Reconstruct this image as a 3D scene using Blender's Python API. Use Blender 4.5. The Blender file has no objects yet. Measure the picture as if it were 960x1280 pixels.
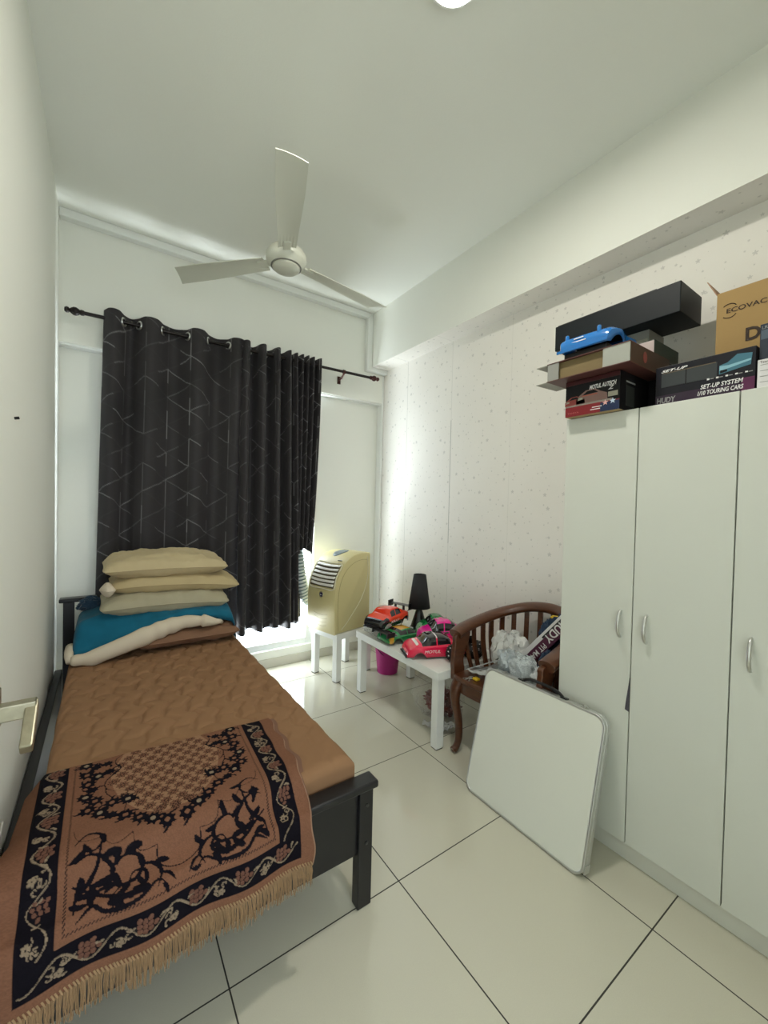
import bpy, bmesh, math, random
import numpy as np
from mathutils import Vector, Matrix, noise
random.seed(7)
S = bpy.context.scene
COL = S.collection
PI = math.pi

# ------------------------------------------------------------------ materials
def lin(c):
    if isinstance(c, str):
        c = [int(c[i:i+2], 16)/255 for i in (0, 2, 4)]
        c = [x/12.92 if x <= .04045 else ((x+.055)/1.055)**2.4 for x in c]
    return tuple(c[:3]) + (1,)
MATS = {}
class NT:
    def __init__(s, m):
        s.m = m; s.t = m.node_tree; s.n = s.t.nodes; s.b = s.n['Principled BSDF']
    def new(s, typ, **kw):
        n = s.n.new(typ)
        for k, v in kw.items():
            if k in n.inputs: n.inputs[k].default_value = v
            else: setattr(n, k, v)
        return n
    def link(s, a, b): s.t.links.new(a, b)
    def math(s, op, a, b=None, c=None):
        n = s.n.new('ShaderNodeMath'); n.operation = op
        for i, v in enumerate((a, b, c)):
            if v is None: continue
            if isinstance(v, (int, float)): n.inputs[i].default_value = v
            else: s.link(v, n.inputs[i])
        return n.outputs[0]
    def mix(s, f, a, b):
        n = s.n.new('ShaderNodeMix'); n.data_type = 'RGBA'
        for i, v in ((0, f), (6, a), (7, b)):
            if isinstance(v, (int, float, tuple)): n.inputs[i].default_value = v
            else: s.link(v, n.inputs[i])
        return n.outputs[2]
def mat(name, c=(.8, .8, .8), rough=.5, metal=0, spec=.5, bump=0, bscale=200, var=0, vscale=8, coat=0, emit=None, es=0, trans=0, sheen=0):
    if name in MATS: return MATS[name]
    m = bpy.data.materials.new(name); m.use_nodes = True
    k = NT(m); b = k.b
    b.inputs['Base Color'].default_value = lin(c)
    b.inputs['Roughness'].default_value = rough
    b.inputs['Metallic'].default_value = metal
    b.inputs['Specular IOR Level'].default_value = spec
    b.inputs['Coat Weight'].default_value = coat
    b.inputs['Sheen Weight'].default_value = sheen
    if trans: b.inputs['Transmission Weight'].default_value = trans
    if emit:
        b.inputs['Emission Color'].default_value = lin(emit); b.inputs['Emission Strength'].default_value = es
    if bump or var:
        tc = k.new('ShaderNodeTexCoord')
        if var:
            n = k.new('ShaderNodeTexNoise', Scale=vscale, Detail=4.0); k.link(tc.outputs['Object'], n.inputs['Vector'])
            c0 = lin(c); lo = tuple(x*(1-var) for x in c0[:3])+(1,); hi = tuple(min(1, x*(1+var)) for x in c0[:3])+(1,)
            k.link(k.mix(n.outputs['Fac'], lo, hi), b.inputs['Base Color'])
        if bump:
            n = k.new('ShaderNodeTexNoise', Scale=bscale, Detail=3.0); k.link(tc.outputs['Object'], n.inputs['Vector'])
            bp = k.new('ShaderNodeBump', Strength=bump, Distance=.002); k.link(n.outputs['Fac'], bp.inputs['Height']); k.link(bp.outputs[0], b.inputs['Normal'])
    MATS[name] = m
    return m
def clear_mat(name, tint=(1, 1, 1), alpha=.15, rough=.1):
    if name in MATS: return MATS[name]
    m = mat(name, tint, rough, spec=.6); m.node_tree.nodes['Principled BSDF'].inputs['Alpha'].default_value = alpha
    return m
def attr_mat(name, rough=.8, sheen=0, bump=0, bscale=600, metalattr=False):
    m = mat(name, (.5, .5, .5), rough, bump=bump, bscale=bscale, sheen=sheen, spec=.25)
    k = NT(m); a = k.new('ShaderNodeAttribute', attribute_name='Pattern'); k.link(a.outputs['Color'], k.b.inputs['Base Color'])
    if metalattr: k.link(a.outputs['Alpha'], k.b.inputs['Metallic'])
    return m

PAINT = mat('wall_paint', (.84, .85, .79), .75, bump=.25, bscale=260)
CEIL = mat('ceiling_paint', (.84, .855, .80), .8, bump=.2, bscale=180)
TRIMW = mat('trim_white', (.82, .84, .81), .5)
BLACK = mat('black_lacquer', (.006, .006, .008), .32)
CHROME = mat('satin_nickel', (.62, .62, .6), .28, 1)
BRASS = mat('worn_satin_brass', (.42, .39, .29), .33, 1, var=.25, vscale=60)
WHITE = mat('white_laminate', (.78, .79, .75), .35, var=.02)
FANW = mat('fan_enamel', (.66, .67, .58), .3)
DARKGAP = mat('dark_gap', (.02, .02, .02), .8)

def floor_mat():
    m = mat('polished_tile', (.6, .58, .51), .09, spec=.5); k = NT(m)
    g = k.new('ShaderNodeNewGeometry'); sp = k.new('ShaderNodeSeparateXYZ'); k.link(g.outputs['Position'], sp.inputs[0])
    def line(o):
        v = k.math('FRACT', k.math('ADD', k.math('DIVIDE', o, .6), 100.5))
        d = k.math('ABSOLUTE', k.math('SUBTRACT', v, .5))
        return k.math('LESS_THAN', d, .0036)
    ln = k.math('MAXIMUM', line(sp.outputs[0]), line(sp.outputs[1]))
    n = k.new('ShaderNodeTexNoise', Scale=420.0, Detail=3.0); k.link(g.outputs['Position'], n.inputs['Vector'])
    n2 = k.new('ShaderNodeTexNoise', Scale=2.0, Detail=2.0); k.link(g.outputs['Position'], n2.inputs['Vector'])
    a = k.mix(n.outputs['Fac'], (.52, .497, .395, 1), (.62, .597, .49, 1))
    c = k.mix(k.math('MULTIPLY', n2.outputs['Fac'], .25), a, (.56, .545, .47, 1))
    k.link(k.mix(ln, c, (.018, .016, .011, 1)), k.b.inputs['Base Color'])
    k.link(k.math('ADD', k.math('MULTIPLY', ln, .5), .07), k.b.inputs['Roughness'])
    return m
def paper_mat():
    m = mat('flower_wallpaper', (.8, .8, .77), .6, spec=.35); k = NT(m)
    g = k.new('ShaderNodeNewGeometry'); mp = k.new('ShaderNodeMapping'); k.link(g.outputs['Position'], mp.inputs['Vector'])
    sp = k.new('ShaderNodeSeparateXYZ'); k.link(mp.outputs[0], sp.inputs[0])
    cb = k.new('ShaderNodeCombineXYZ'); k.link(sp.outputs[1], cb.inputs[0])
    k.link(k.math('ADD', sp.outputs[2], sp.outputs[0]), cb.inputs[1])
    def dots(scale, rad, seed):
        v = k.new('ShaderNodeTexVoronoi', Scale=scale, Randomness=.85); v.voronoi_dimensions = '2D'
        a = k.new('ShaderNodeVectorMath', operation='ADD'); a.inputs[1].default_value = (seed, seed*.7, 0)
        k.link(cb.outputs[0], a.inputs[0]); k.link(a.outputs[0], v.inputs['Vector'])
        # flower outline: petals from the direction to the cell's point
        sb = k.new('ShaderNodeVectorMath', operation='SUBTRACT'); k.link(a.outputs[0], sb.inputs[0]); k.link(v.outputs['Position'], sb.inputs[1])
        s2 = k.new('ShaderNodeSeparateXYZ'); k.link(sb.outputs[0], s2.inputs[0])
        an = k.math('ARCTAN2', s2.outputs[1], s2.outputs[0])
        pet = k.math('ADD', k.math('MULTIPLY', k.math('SINE', k.math('MULTIPLY', an, 5)), .3), .8)
        w = k.new('ShaderNodeTexWhiteNoise'); k.link(v.outputs['Color'], w.inputs['Vector'])
        r = k.math('MULTIPLY', k.math('MULTIPLY', pet, rad), k.math('ADD', k.math('MULTIPLY', w.outputs[0], .8), .35))
        return k.math('LESS_THAN', v.outputs['Distance'], r)
    d = k.math('MAXIMUM', dots(9.0, .10, 3.1), dots(15.0, .075, 11.7))
    st = k.new('ShaderNodeTexNoise', Scale=5.0, Detail=2.0); k.link(cb.outputs[0], st.inputs['Vector'])
    base = k.mix(st.outputs['Fac'], (.82, .80, .745, 1), (.86, .835, .785, 1))
    c = k.mix(k.math('MULTIPLY', d, .62), base, (.53, .52, .49, 1))
    # butt joints between the paper widths
    sy = sp.outputs[1]
    def seam(y0, w): return k.math('LESS_THAN', k.math('ABSOLUTE', k.math('SUBTRACT', sy, y0)), w)
    zr = k.math('MULTIPLY', k.math('GREATER_THAN', sp.outputs[2], 1.1), k.math('LESS_THAN', sp.outputs[2], 2.05))
    s_ = k.math('MULTIPLY', seam(1.131, .003), k.math('ADD', k.math('MULTIPLY', zr, .55), .18))
    s_ = k.math('MAXIMUM', s_, k.math('MULTIPLY', seam(1.687, .003), .3))
    s_ = k.math('MAXIMUM', s_, k.math('MULTIPLY', seam(.575, .002), .12))
    k.link(k.mix(s_, c, (.25, .25, .22, 1)), k.b.inputs['Base Color'])
    return m
FLOOR = floor_mat(); PAPER = paper_mat()
def wood_mat():
    m = mat('reddish_brown_wood', (.14, .045, .015), .3, coat=.25); k = NT(m)
    tc = k.new('ShaderNodeTexCoord'); mp = k.new('ShaderNodeMapping'); mp.inputs['Scale'].default_value = (3, 3, 14); k.link(tc.outputs['Object'], mp.inputs[0])
    n = k.new('ShaderNodeTexNoise', Scale=6.0, Detail=6.0); k.link(mp.outputs[0], n.inputs['Vector'])
    k.link(k.mix(n.outputs['Fac'], (.040, .012, .006, 1), (.135, .046, .016, 1)), k.b.inputs['Base Color'])
    return m
WOOD = wood_mat()

# ------------------------------------------------------------------ mesh builder
class MB:
    def __init__(s): s.v = []; s.f = []; s.m = []; s.M = Matrix.Identity(4)
    def add(s, vs, fs, mi=0):
        o = len(s.v); s.v += [tuple(s.M @ Vector(p)) for p in vs]
        s.f += [tuple(i+o for i in f) for f in fs]
        s.m += list(mi) if isinstance(mi, (list, tuple)) else [mi]*len(fs)
        return s
    def box(s, a, b, mi=0):
        x0, y0, z0 = a; x1, y1, z1 = b
        v = [(x0,y0,z0),(x1,y0,z0),(x1,y1,z0),(x0,y1,z0),(x0,y0,z1),(x1,y0,z1),(x1,y1,z1),(x0,y1,z1)]
        return s.add(v, [(0,3,2,1),(4,5,6,7),(0,1,5,4),(1,2,6,5),(2,3,7,6),(3,0,4,7)], mi)
    def prism(s, poly, off, mi=0):
        n = len(poly); off = Vector(off)
        v = [Vector(p) for p in poly] + [Vector(p)+off for p in poly]
        f = [tuple(range(n))[::-1], tuple(range(n, 2*n))] + [(i, (i+1) % n, n+(i+1) % n, n+i) for i in range(n)]
        return s.add(v, f, mi)
    def tube(s, pts, r, n=10, mi=0, closed=False, sec=None):
        # sec(i)->list of (a,b) section offsets; frame: a along side, b along up-ish
        pts = [Vector(p) for p in pts]; N = len(pts); vs = []; prev = None
        for i, p in enumerate(pts):
            t = (pts[(i+1) % N]-pts[i-1]) if closed else (pts[min(i+1, N-1)]-pts[max(i-1, 0)])
            t.normalize()
            if prev is None:
                up = Vector((0, 0, 1)) if abs(t.z) < .9 else Vector((1, 0, 0))
                side = t.cross(up).normalized()
            else:
                side = (prev - t*prev.dot(t)).normalized()
            up = side.cross(t); prev = side
            rr = r(i/(N-1)) if callable(r) else r
            for k in range(n):
                a = 2*PI*k/n
                if sec: ca, cb = sec[k]; vs.append(p+side*ca*rr+up*cb*rr)
                else: vs.append(p+side*math.cos(a)*rr+up*math.sin(a)*rr)
        fs = []
        for i in range(N if closed else N-1):
            for k in range(n):
                a, b = i*n+k, i*n+(k+1) % n; c, d = ((i+1) % N)*n+(k+1) % n, ((i+1) % N)*n+k
                fs.append((a, b, c, d))
        if not closed: fs += [tuple(range(n))[::-1], tuple((N-1)*n+k for k in range(n))]
        return s.add(vs, fs, mi)
    def lathe(s, prof, c=(0, 0, 0), n=28, mi=0, cap=True):
        vs = []; fs = []; L = len(prof)
        for r, z in prof:
            for k in range(n):
                a = 2*PI*k/n; vs.append((c[0]+r*math.cos(a), c[1]+r*math.sin(a), c[2]+z))
        for i in range(L-1):
            for k in range(n): fs.append((i*n+k, i*n+(k+1) % n, (i+1)*n+(k+1) % n, (i+1)*n+k))
        if cap: fs += [tuple(range(n))[::-1], tuple((L-1)*n+k for k in range(n))]
        return s.add(vs, fs, mi)
    def grid(s, fn, nu, nv, mi=0, flip=False):
        vs = [fn(i/(nu-1), j/(nv-1)) for j in range(nv) for i in range(nu)]
        fs = []
        for j in range(nv-1):
            for i in range(nu-1):
                q = (j*nu+i, j*nu+i+1, (j+1)*nu+i+1, (j+1)*nu+i); fs.append(q[::-1] if flip else q)
        mi_ = [mi(((f[0] % nu)+.5)/(nu-1), ((f[0]//nu)+.5)/(nv-1)) for f in fs] if callable(mi) else mi
        return s.add(vs, fs, mi_)
    def build(s, name, mats, parent=None, smooth=False, bevel=0, seg=2, subsurf=0, solid=0, angle=40):
        me = bpy.data.meshes.new(name); me.from_pydata(s.v, [], s.f); me.update()
        if not isinstance(mats, (list, tuple)): mats = [mats]
        for m in mats: me.materials.append(m)
        if len(mats) > 1: me.polygons.foreach_set('material_index', s.m)
        bm = bmesh.new(); bm.from_mesh(me); bmesh.ops.recalc_face_normals(bm, faces=bm.faces); bm.to_mesh(me); bm.free()
        o = bpy.data.objects.new(name, me); COL.objects.link(o)
        if smooth: me.polygons.foreach_set('use_smooth', [True]*len(me.polygons))
        if solid:
            d = o.modifiers.new('solid', 'SOLIDIFY'); d.thickness = solid; d.offset = 0
        if bevel:
            d = o.modifiers.new('bevel', 'BEVEL'); d.width = bevel; d.segments = seg; d.limit_method = 'ANGLE'; d.angle_limit = math.radians(angle)
        if subsurf:
            d = o.modifiers.new('sub', 'SUBSURF'); d.levels = d.render_levels = subsurf
        if smooth and not subsurf:
            try: me.set_sharp_from_angle(angle=math.radians(angle))
            except Exception: pass
        if parent: par(o, parent)
        return o
ROOT = {}
def par(o, p):
    o.parent = p
    r = p; M = Matrix.Translation(ROOT.get(p.name, Vector((0, 0, 0))))
    o.matrix_parent_inverse = M.inverted()
def thing(name, label, cat, loc=(0, 0, 0), group=None):
    o = bpy.data.objects.new(name, None); COL.objects.link(o); o.location = loc
    o.empty_display_size = .05
    ROOT[o.name] = Vector(loc)
    o['label'] = label; o['category'] = cat
    if group: o['group'] = group
    return o
def tag(o, label, cat, group=None):
    o['label'] = label; o['category'] = cat
    if group: o['group'] = group
    return o
def struct(o):
    o['kind'] = 'structure'; return o
def basis(o, x, y, z):
    M = Matrix.Identity(4)
    for i, a in enumerate((x, y, z)):
        a = Vector(a)
        for r in range(3): M[r][i] = a[r]
    for r in range(3): M[r][3] = o[r]
    return M
def rotz(a, loc): return Matrix.Translation(loc) @ Matrix.Rotation(a, 4, 'Z')
FONT_SHEAR = {}
def text(name, body, org, xd, up, h, m, parent, shear=0, ext=.0004, width=None, bold=0):
    """raised lettering on a face: org = lower left corner, xd = reading direction, h = cap height"""
    cu = bpy.data.curves.new(name, 'FONT'); cu.body = body; cu.size = 1; cu.shear = shear; cu.extrude = 0; cu.offset = bold; cu.resolution_u = 3
    t = bpy.data.objects.new(name, cu); COL.objects.link(t)
    dg = bpy.context.evaluated_depsgraph_get(); dg.update()
    me = bpy.data.meshes.new_from_object(t.evaluated_get(dg)); COL.objects.unlink(t); bpy.data.objects.remove(t)
    xs = [v.co.x for v in me.vertices]; ys = [v.co.y for v in me.vertices]
    x0, x1, y0, y1 = min(xs), max(xs), min(ys), max(ys)
    sy = h/.7; sx = (width/(x1-x0)) if width else sy
    xd = Vector(xd).normalized(); up = Vector(up).normalized(); nz = xd.cross(up)
    for v in me.vertices:
        v.co = Vector(org)+xd*((v.co.x-x0)*sx)+up*(v.co.y*sy)+nz*ext
    me.materials.append(m)
    o = bpy.data.objects.new(name, me); COL.objects.link(o)
    if parent: par(o, parent)
    return o
def smoothpath(pts, n=8, closed=False):
    P = [Vector(p) for p in pts]; N = len(P); out = []
    rng = range(N if closed else N-1)
    for i in rng:
        p0 = P[i-1] if (i > 0 or closed) else P[0]; p1 = P[i]; p2 = P[(i+1) % N]; p3 = P[(i+2) % N] if (closed or i+2 < N) else P[-1]
        for k in range(n):
            t = k/n
            out.append(.5*((2*p1)+(-p0+p2)*t+(2*p0-5*p1+4*p2-p3)*t*t+(-p0+3*p1-3*p2+p3)*t**3))
    if not closed: out.append(P[-1])
    return out
ns = lambda x, y=0, z=0: noise.noise(Vector((x, y, z)))

# ------------------------------------------------------------------ room
XL, XR, YB, YL, YF, H = -1.147, 1.29, 2.06, 2.14, -1.62, 3.14
BX, BZ = 1.118, 2.655
struct(MB().box((XL-.1, YF-1.6, -.1), (XR+.1, YL+.12, 0)).build('floor', FLOOR))
struct(MB().box((XL-.1, YF-1.6, H), (XR+.1, YL+.12, H+.1)).build('ceiling', CEIL))
struct(MB().box((XL-.1, YF-1.6, 0), (XL, YL+.12, H)).build('wall_left', PAINT))
struct(MB().box((XR, YF-1.6, 0), (XR+.1, YL+.12, H)).build('wall_right', PAPER))
# back wall: proud upper part, recessed lower part with the window opening
WX0, WX1, WZ0, WZ1, LZ = -.72, .63, .14, 2.28, 2.35
w = MB().box((XL, YB, LZ), (XR, YL+.12, H))
w.box((XL, YL, 0), (WX0, YL+.12, LZ)).box((WX1, YL, 0), (XR, YL+.12, LZ)).box((WX0, YL, 0), (WX1, YL+.12, WZ0)).box((WX0, YL, WZ1), (WX1, YL+.12, LZ))
struct(w.build('wall_back', PAINT))
# front wall behind the camera with the room's doorway
w = MB().box((-.15, YF-.1, 0), (XR, YF, H)).box((XL, YF-.1, 2.12), (-.15, YF, H)).box((XL, YF-.1, 0), (-1.06, YF, 2.12))
struct(w.build('wall_front', PAINT))
# beam along the right wall, wallpaper turned under it
b = MB().box((BX, YF, BZ), (XR, YB, H), 0)
b.m[0] = 1
ob = struct(b.build('wall_beam', [PAINT, PAPER])); 
# cornice strip on the back wall, round the beam's side and under it
c = MB()
def strip(poly): 
    c.prism(poly, (0, .055, 0))
y0 = YB-.055
strip([(XL, y0, H), (XL, y0, H-.05), (BX-.055, y0, H-.05), (BX, y0, H)])
strip([(BX, y0, H), (BX-.055, y0, H-.05), (BX-.055, y0, BZ-.04), (BX, y0, BZ)])
strip([(BX, y0, BZ), (BX-.055, y0, BZ-.04), (XR, y0, BZ-.04), (XR, y0, BZ)])
struct(c.build('trim_1', TRIMW, bevel=.006))
# corner bead where the right wall meets the back wall, bead in the left corner
struct(MB().box((XR-.022, YB-.004, 0), (XR, YL, BZ-.04)).build('trim_2', TRIMW, bevel=.006))
struct(MB().box((XL, YB+.012, LZ-.012), (XR, YL, LZ)).build('trim_3', TRIMW))
# skirting tiles
SK = mat('skirting_tile', (.55, .53, .46), .12)
struct(MB().box((XL+.012, YL-.010, 0), (XR-.022, YL, .075)).build('baseboard_back', SK, bevel=.002))
struct(MB().box((XR-.010, -.13, 0), (XR, YB-.01, .075)).build('baseboard_right', SK, bevel=.002))
# window
ALU = mat('white_aluminium', (.75, .77, .77), .35)
GL = bpy.data.materials.new('window_glass'); GL.use_nodes = True; k = NT(GL)
tr = k.new('ShaderNodeBsdfTransparent'); gl = k.new('ShaderNodeBsdfGlossy', Roughness=.02); mx = k.n.new('ShaderNodeMixShader'); mx.inputs[0].default_value = .06
k.link(tr.outputs[0], mx.inputs[1]); k.link(gl.outputs[0], mx.inputs[2]); k.link(mx.outputs[0], k.n['Material Output'].inputs[0])
fr = MB(); ya, yb_ = YL+.035, YL+.085
fr.box((WX0, ya, WZ0), (WX0+.05, yb_, WZ1)).box((WX1-.05, ya, WZ0), (WX1, yb_, WZ1)).box((WX0+.05, ya, WZ0), (WX1-.05, yb_, WZ0+.05)).box((WX0+.05, ya, WZ1-.05), (WX1-.05, yb_, WZ1))
xm = (WX0+WX1)/2
fr.box((xm-.03, ya+.005, WZ0+.05), (xm+.03, yb_-.005, WZ1-.05))
win = struct(fr.build('window_1', ALU, bevel=.003))
p = MB().box((WX0+.04, YL+.055, WZ0+.04), (xm, YL+.061, WZ1-.04)).build('pane', GL, win)
p = MB().box((xm, YL+.055, WZ0+.04), (WX1-.04, YL+.061, WZ1-.04)).build('pane', GL, win)
# flush door in the left wall with its lever
door = struct(MB().box((XL, -.80, .008), (XL+.04, .115, 2.08)).build('door_1', mat('door_white', (.74, .75, .70), .45), bevel=.003))
DX = XL+.04
hd = MB().box((DX, -.005, .862), (DX+.014, .085, .95)).build('rosette', BRASS, door, bevel=.003)
h2 = MB()
h2.box((DX+.014, .012, .895), (DX+.082, .040, .930))
h2.M = basis((DX+.072, .034, .922), (1, 0, 0), Vector((0, -.80, -.52)).normalized(), Vector((0, -.52, .80)).normalized())
h2.box((-.010, 0, -.016), (.012, .112, .010))
h2.build('lever', BRASS, door, bevel=.003)

# ------------------------------------------------------------------ ceiling lamp just above the frame
lp = thing('ceiling_lamp', 'small round white ceiling light glowing at the top edge of the ceiling', 'lamp', (.014, -.168, H))
MB().lathe([(.10, 0), (.105, -.012), (.10, -.03), (.09, -.034)], (.014, -.168, H)).build('lamp_ring', TRIMW, lp, smooth=True)
MB().lathe([(.088, -.030), (.088, -.036), (.06, -.044), (.02, -.047)], (.014, -.168, H)).build('diffuser', mat('lamp_diffuser', (.9, .9, .9), .4, emit=(1, .97, .92), es=9), lp, smooth=True)

# ------------------------------------------------------------------ ceiling fan
FC = (-.092, 1.02)
fan = thing('ceiling_fan', 'off-white three-blade ceiling fan hanging from the ceiling before the window', 'fan', (FC[0], FC[1], H))
MB().lathe([(.058, 0), (.058, -.012), (.05, -.04), (.02, -.062)], (*FC, H)).build('canopy', FANW, fan, smooth=True)
MB().lathe([(.013, H-.05), (.013, 2.79)], (*FC, 0)).build('down_rod', FANW, fan, smooth=True)
MB().lathe([(.03, 2.80), (.05, 2.785), (.095, 2.765), (.108, 2.745), (.110, 2.722), (.104, 2.705), (.088, 2.690), (.082, 2.684)], (*FC, 0), 40).build('motor_housing', FANW, fan, smooth=True)
MB().lathe([(.083, 2.686), (.083, 2.682), (.076, 2.681), (.076, 2.686)], (*FC, 0), 40).build('cap_rim', mat('fan_grey', (.22, .22, .2), .4), fan, smooth=True)
MB().lathe([(.074, 2.688), (.074, 2.675), (.066, 2.667), (.03, 2.662), (.004, 2.661)], (*FC, 0), 40).build('bottom_cap', FANW, fan, smooth=True)
for ang in (-109.2, 131.2, 10.6):
    def bl(u, v, top):
        r = .125+u*.605
        wd = .046+.018*min(1, u*1.6)
        if u > .93: pass
        y = (v-.5)*2*wd
        r2 = r + (-.055*(v) if u > .9 else 0)*((u-.9)/.1 if u > .9 else 0)
        camber = .006*(1-(2*v-1)**2)
        rib = 0
        if u < .16: rib = .003*(.5+.5*math.cos(v*2*PI*6))*(1-u/.16)
        return (r2, y, camber+(.004 if top else 0)-(rib if not top else 0))
    b = MB(); b.M = Matrix.Translation((*FC, 2.715)) @ Matrix.Rotation(math.radians(ang), 4, 'Z') @ Matrix.Rotation(math.radians(9), 4, 'X')
    NU, NV = 40, 37
    b.grid(lambda u, v: bl(u, v, False), NU, NV); b.grid(lambda u, v: bl(u, v, True), NU, NV)
    # close the rim
    off = NU*NV; rim = [i for i in range(NU)]+[j*NU+NU-1 for j in range(1, NV)]+[(NV-1)*NU+i for i in range(NU-2, -1, -1)]+[j*NU for j in range(NV-2, 0, -1)]
    b.f += [(rim[i], rim[(i+1) % len(rim)], rim[(i+1) % len(rim)]+off, rim[i]+off) for i in range(len(rim))]; b.m += [0]*len(rim)
    bo = b.build('blade', FANW, fan, smooth=True)
    a = MB(); a.M = b.M
    a.box((.085, -.02, -.002), (.17, .02, .010)); a.build('blade_iron', FANW, bo, bevel=.003)

# ------------------------------------------------------------------ curtains and rod
RY = 1.965
def rodz(x): return 2.518+(x+1.1)*.009
RODM = mat('dark_bronze', (.018, .014, .013), .35, .6)
rod = thing('curtain_rod', 'thin dark curtain rod across the window wall with turned end knobs', 'curtain rod', (0, RY, 2.52))
MB().tube([(-1.03, RY, rodz(-1.03)), (1.08, RY, rodz(1.08))], .0115, 14).build('rod', RODM, rod, smooth=True)
prof = [(.0, 0), (.012, .002), (.018, .012), (.016, .022), (.010, .027), (.016, .033), (.024, .045), (.025, .058), (.018, .072), (.013, .076), (.017, .082), (.016, .094), (.012, .10)]
def lathe_x(prof, x, sgn, m, name, parent, y=RY):
    b = MB(); b.M = basis((x, y, rodz(x)), (0, 1, 0), (0, 0, 1), (sgn, 0, 0)); b.lathe(prof); return b.build(name, m, parent, smooth=True)
lathe_x(prof, -1.115, 1, RODM, 'finial', rod)
lathe_x(prof, 1.165, -1, mat('dark_red_bronze', (.06, .018, .015), .35, .5), 'finial', rod)
b = MB(); b.tube([(.80, YB, rodz(.8)-.05), (.80, YB-.05, rodz(.8)-.045), (.80, RY, rodz(.8)-.016)], .008, 8).box((.785, YB-.006, rodz(.8)-.085), (.815, YB, rodz(.8)-.02)).tube([(.79, RY, rodz(.8)), (.81, RY, rodz(.8))], .017, 12)
b.build('bracket', mat('dark_red_bronze'), rod, smooth=True)

def curtain(name, label, bound, bottom, amp, seed, wide, xshift):
    """bound = x of the rod crossings (eyelets); cloth alternates in front of / behind the rod"""
    nseg = len(bound)-1
    res = .0055
    cols = []          # x, y, cloth-length
    lens = 0; px_ = None
    for i in range(nseg):
        a, b_ = bound[i], bound[i+1]; sgn = -1 if i % 2 == 0 else 1
        A = amp(i) if callable(amp) else amp
        n = max(12, int(math.hypot(b_-a, 2*A)/res))
        for q in range(n+(1 if i == nseg-1 else 0)):
            t = q/n; x = a+(b_-a)*t; y = sgn*A*math.sin(PI*t)**(1 if wide else .62)
            if px_: lens += math.hypot(x-px_[0], y-px_[1])
            px_ = (x, y); cols.append((x, y, lens, t, i))
    rows = 420
    V = np.zeros((rows, len(cols), 3)); CL = np.zeros((rows, len(cols), 4))
    for c_, (x, y, l, t, i) in enumerate(cols):
        zb = bottom(x)
        xm_ = sum(bound)/len(bound)
        for r in range(rows):
            f = r/(rows-1)
            top = rodz(x)+.045+.012*((1 if y < 0 else .2)*min(1, abs(y)/.03) if wide else .6)
            z = top+(zb-top)*f
            d = 1-.35*f if wide else 1-.18*f
            yy = y*d + .010*ns(x*3+seed, z*1.2, 0)*f*(1 if wide else .6) + (.105*f if wide else 0)
            xx = x+xshift(x, f)
            V[r, c_] = (xx, RY+yy-.0, z)
            CL[r, c_, 0] = l; CL[r, c_, 1] = top-z
    l = CL[..., 0]; d = CL[..., 1]
    # cube lattice woven in silver: triangular grid of edges, each with a strength of its own
    a = .19; hx = a*math.sqrt(3)/2
    best = np.zeros(l.shape)
    for k_ in range(3):
        th = PI/2 + k_*PI/3
        ux, uy = math.cos(th), math.sin(th)
        nx, ny = -uy, ux
        q = l*nx + d*ny; w_ = l*ux + d*uy
        li = np.round(q/hx); dist = np.abs(q-li*hx)
        seg = np.floor(w_/(a/2) + li*.0 + 100)
        hsh = np.abs(np.sin(li*12.9898+seg*78.233+k_*37.7+seed)*43758.5453) % 1
        st = np.where(hsh > .45, .25+.75*(hsh-.45)/.55, .06)
        if wide: st = st*(.26+.48*(np.abs(np.sin(np.floor(l/hx+.5)*5.31+2.2))))*(1.0 if k_ == 0 else .8)
        else: st = st*np.where(l > lens*.52, 1.0, .42)
        best = np.maximum(best, st*(1-np.clip((dist-.0018)/.0016, 0, 1)))
    base = np.array([.034, .031, .034]); sil = np.array([.42, .42, .43])
    col = base+(sil-base)*best[..., None]*.85
    nr, nc = l.shape
    me = bpy.data.meshes.new('curtain_cloth'); idx = np.arange(nr*nc).reshape(nr, nc)
    F = np.stack([idx[:-1, :-1], idx[:-1, 1:], idx[1:, 1:], idx[1:, :-1]], -1).reshape(-1, 4)
    me.from_pydata(V.reshape(-1, 3).tolist(), [], F.tolist())
    ca = me.color_attributes.new('Pattern', 'FLOAT_COLOR', 'POINT')
    arr = np.ones((nr*nc, 4), dtype=np.float32); arr[:, :3] = col.reshape(-1, 3); ca.data.foreach_set('color', arr.ravel())
    me.polygons.foreach_set('use_smooth', [True]*len(me.polygons))
    me.materials.append(attr_mat('charcoal_curtain', .62, sheen=.05))
    t_ = thing(name, label, 'curtain', (sum(bound)/len(bound), RY, 2.52))
    o = bpy.data.objects.new('curtain_cloth', me); COL.objects.link(o); par(o, t_)
    sd = o.modifiers.new('solid', 'SOLIDIFY'); sd.thickness = .003; sd.offset = 0
    # eyelets
    for i in range(1, nseg) if wide else range(1, nseg, 2):
        x = bound[i]
        ring = [Vector((x+.0+.004*math.cos(0), RY+.024*math.cos(q), rodz(x)+.024*math.sin(q))) for q in [2*PI*j/18 for j in range(18)]]
        sl = (1 if i % 2 else -1)*(.9 if wide else 1.2)
        ring = [Vector((x+(p_.y-RY)*(.55*sl), p_.y, p_.z)) for p_ in ring]
        MB().tube(ring, .0055, 8, closed=True).build('eyelet', CHROME, t_, smooth=True)
    return t_
curtain('eyelet_curtain', 'wide charcoal curtain with silver cube pattern spread flat behind the bed', [-.918, -.812, -.728, -.59, -.441, -.304, -.169, -.030], lambda x: .375, lambda i: .046, 1.3, True, lambda x, f: -.035*f*(1 if x < -.5 else 0)*min(1, (-.5-x)/.3 if x < -.5 else 0))
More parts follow.
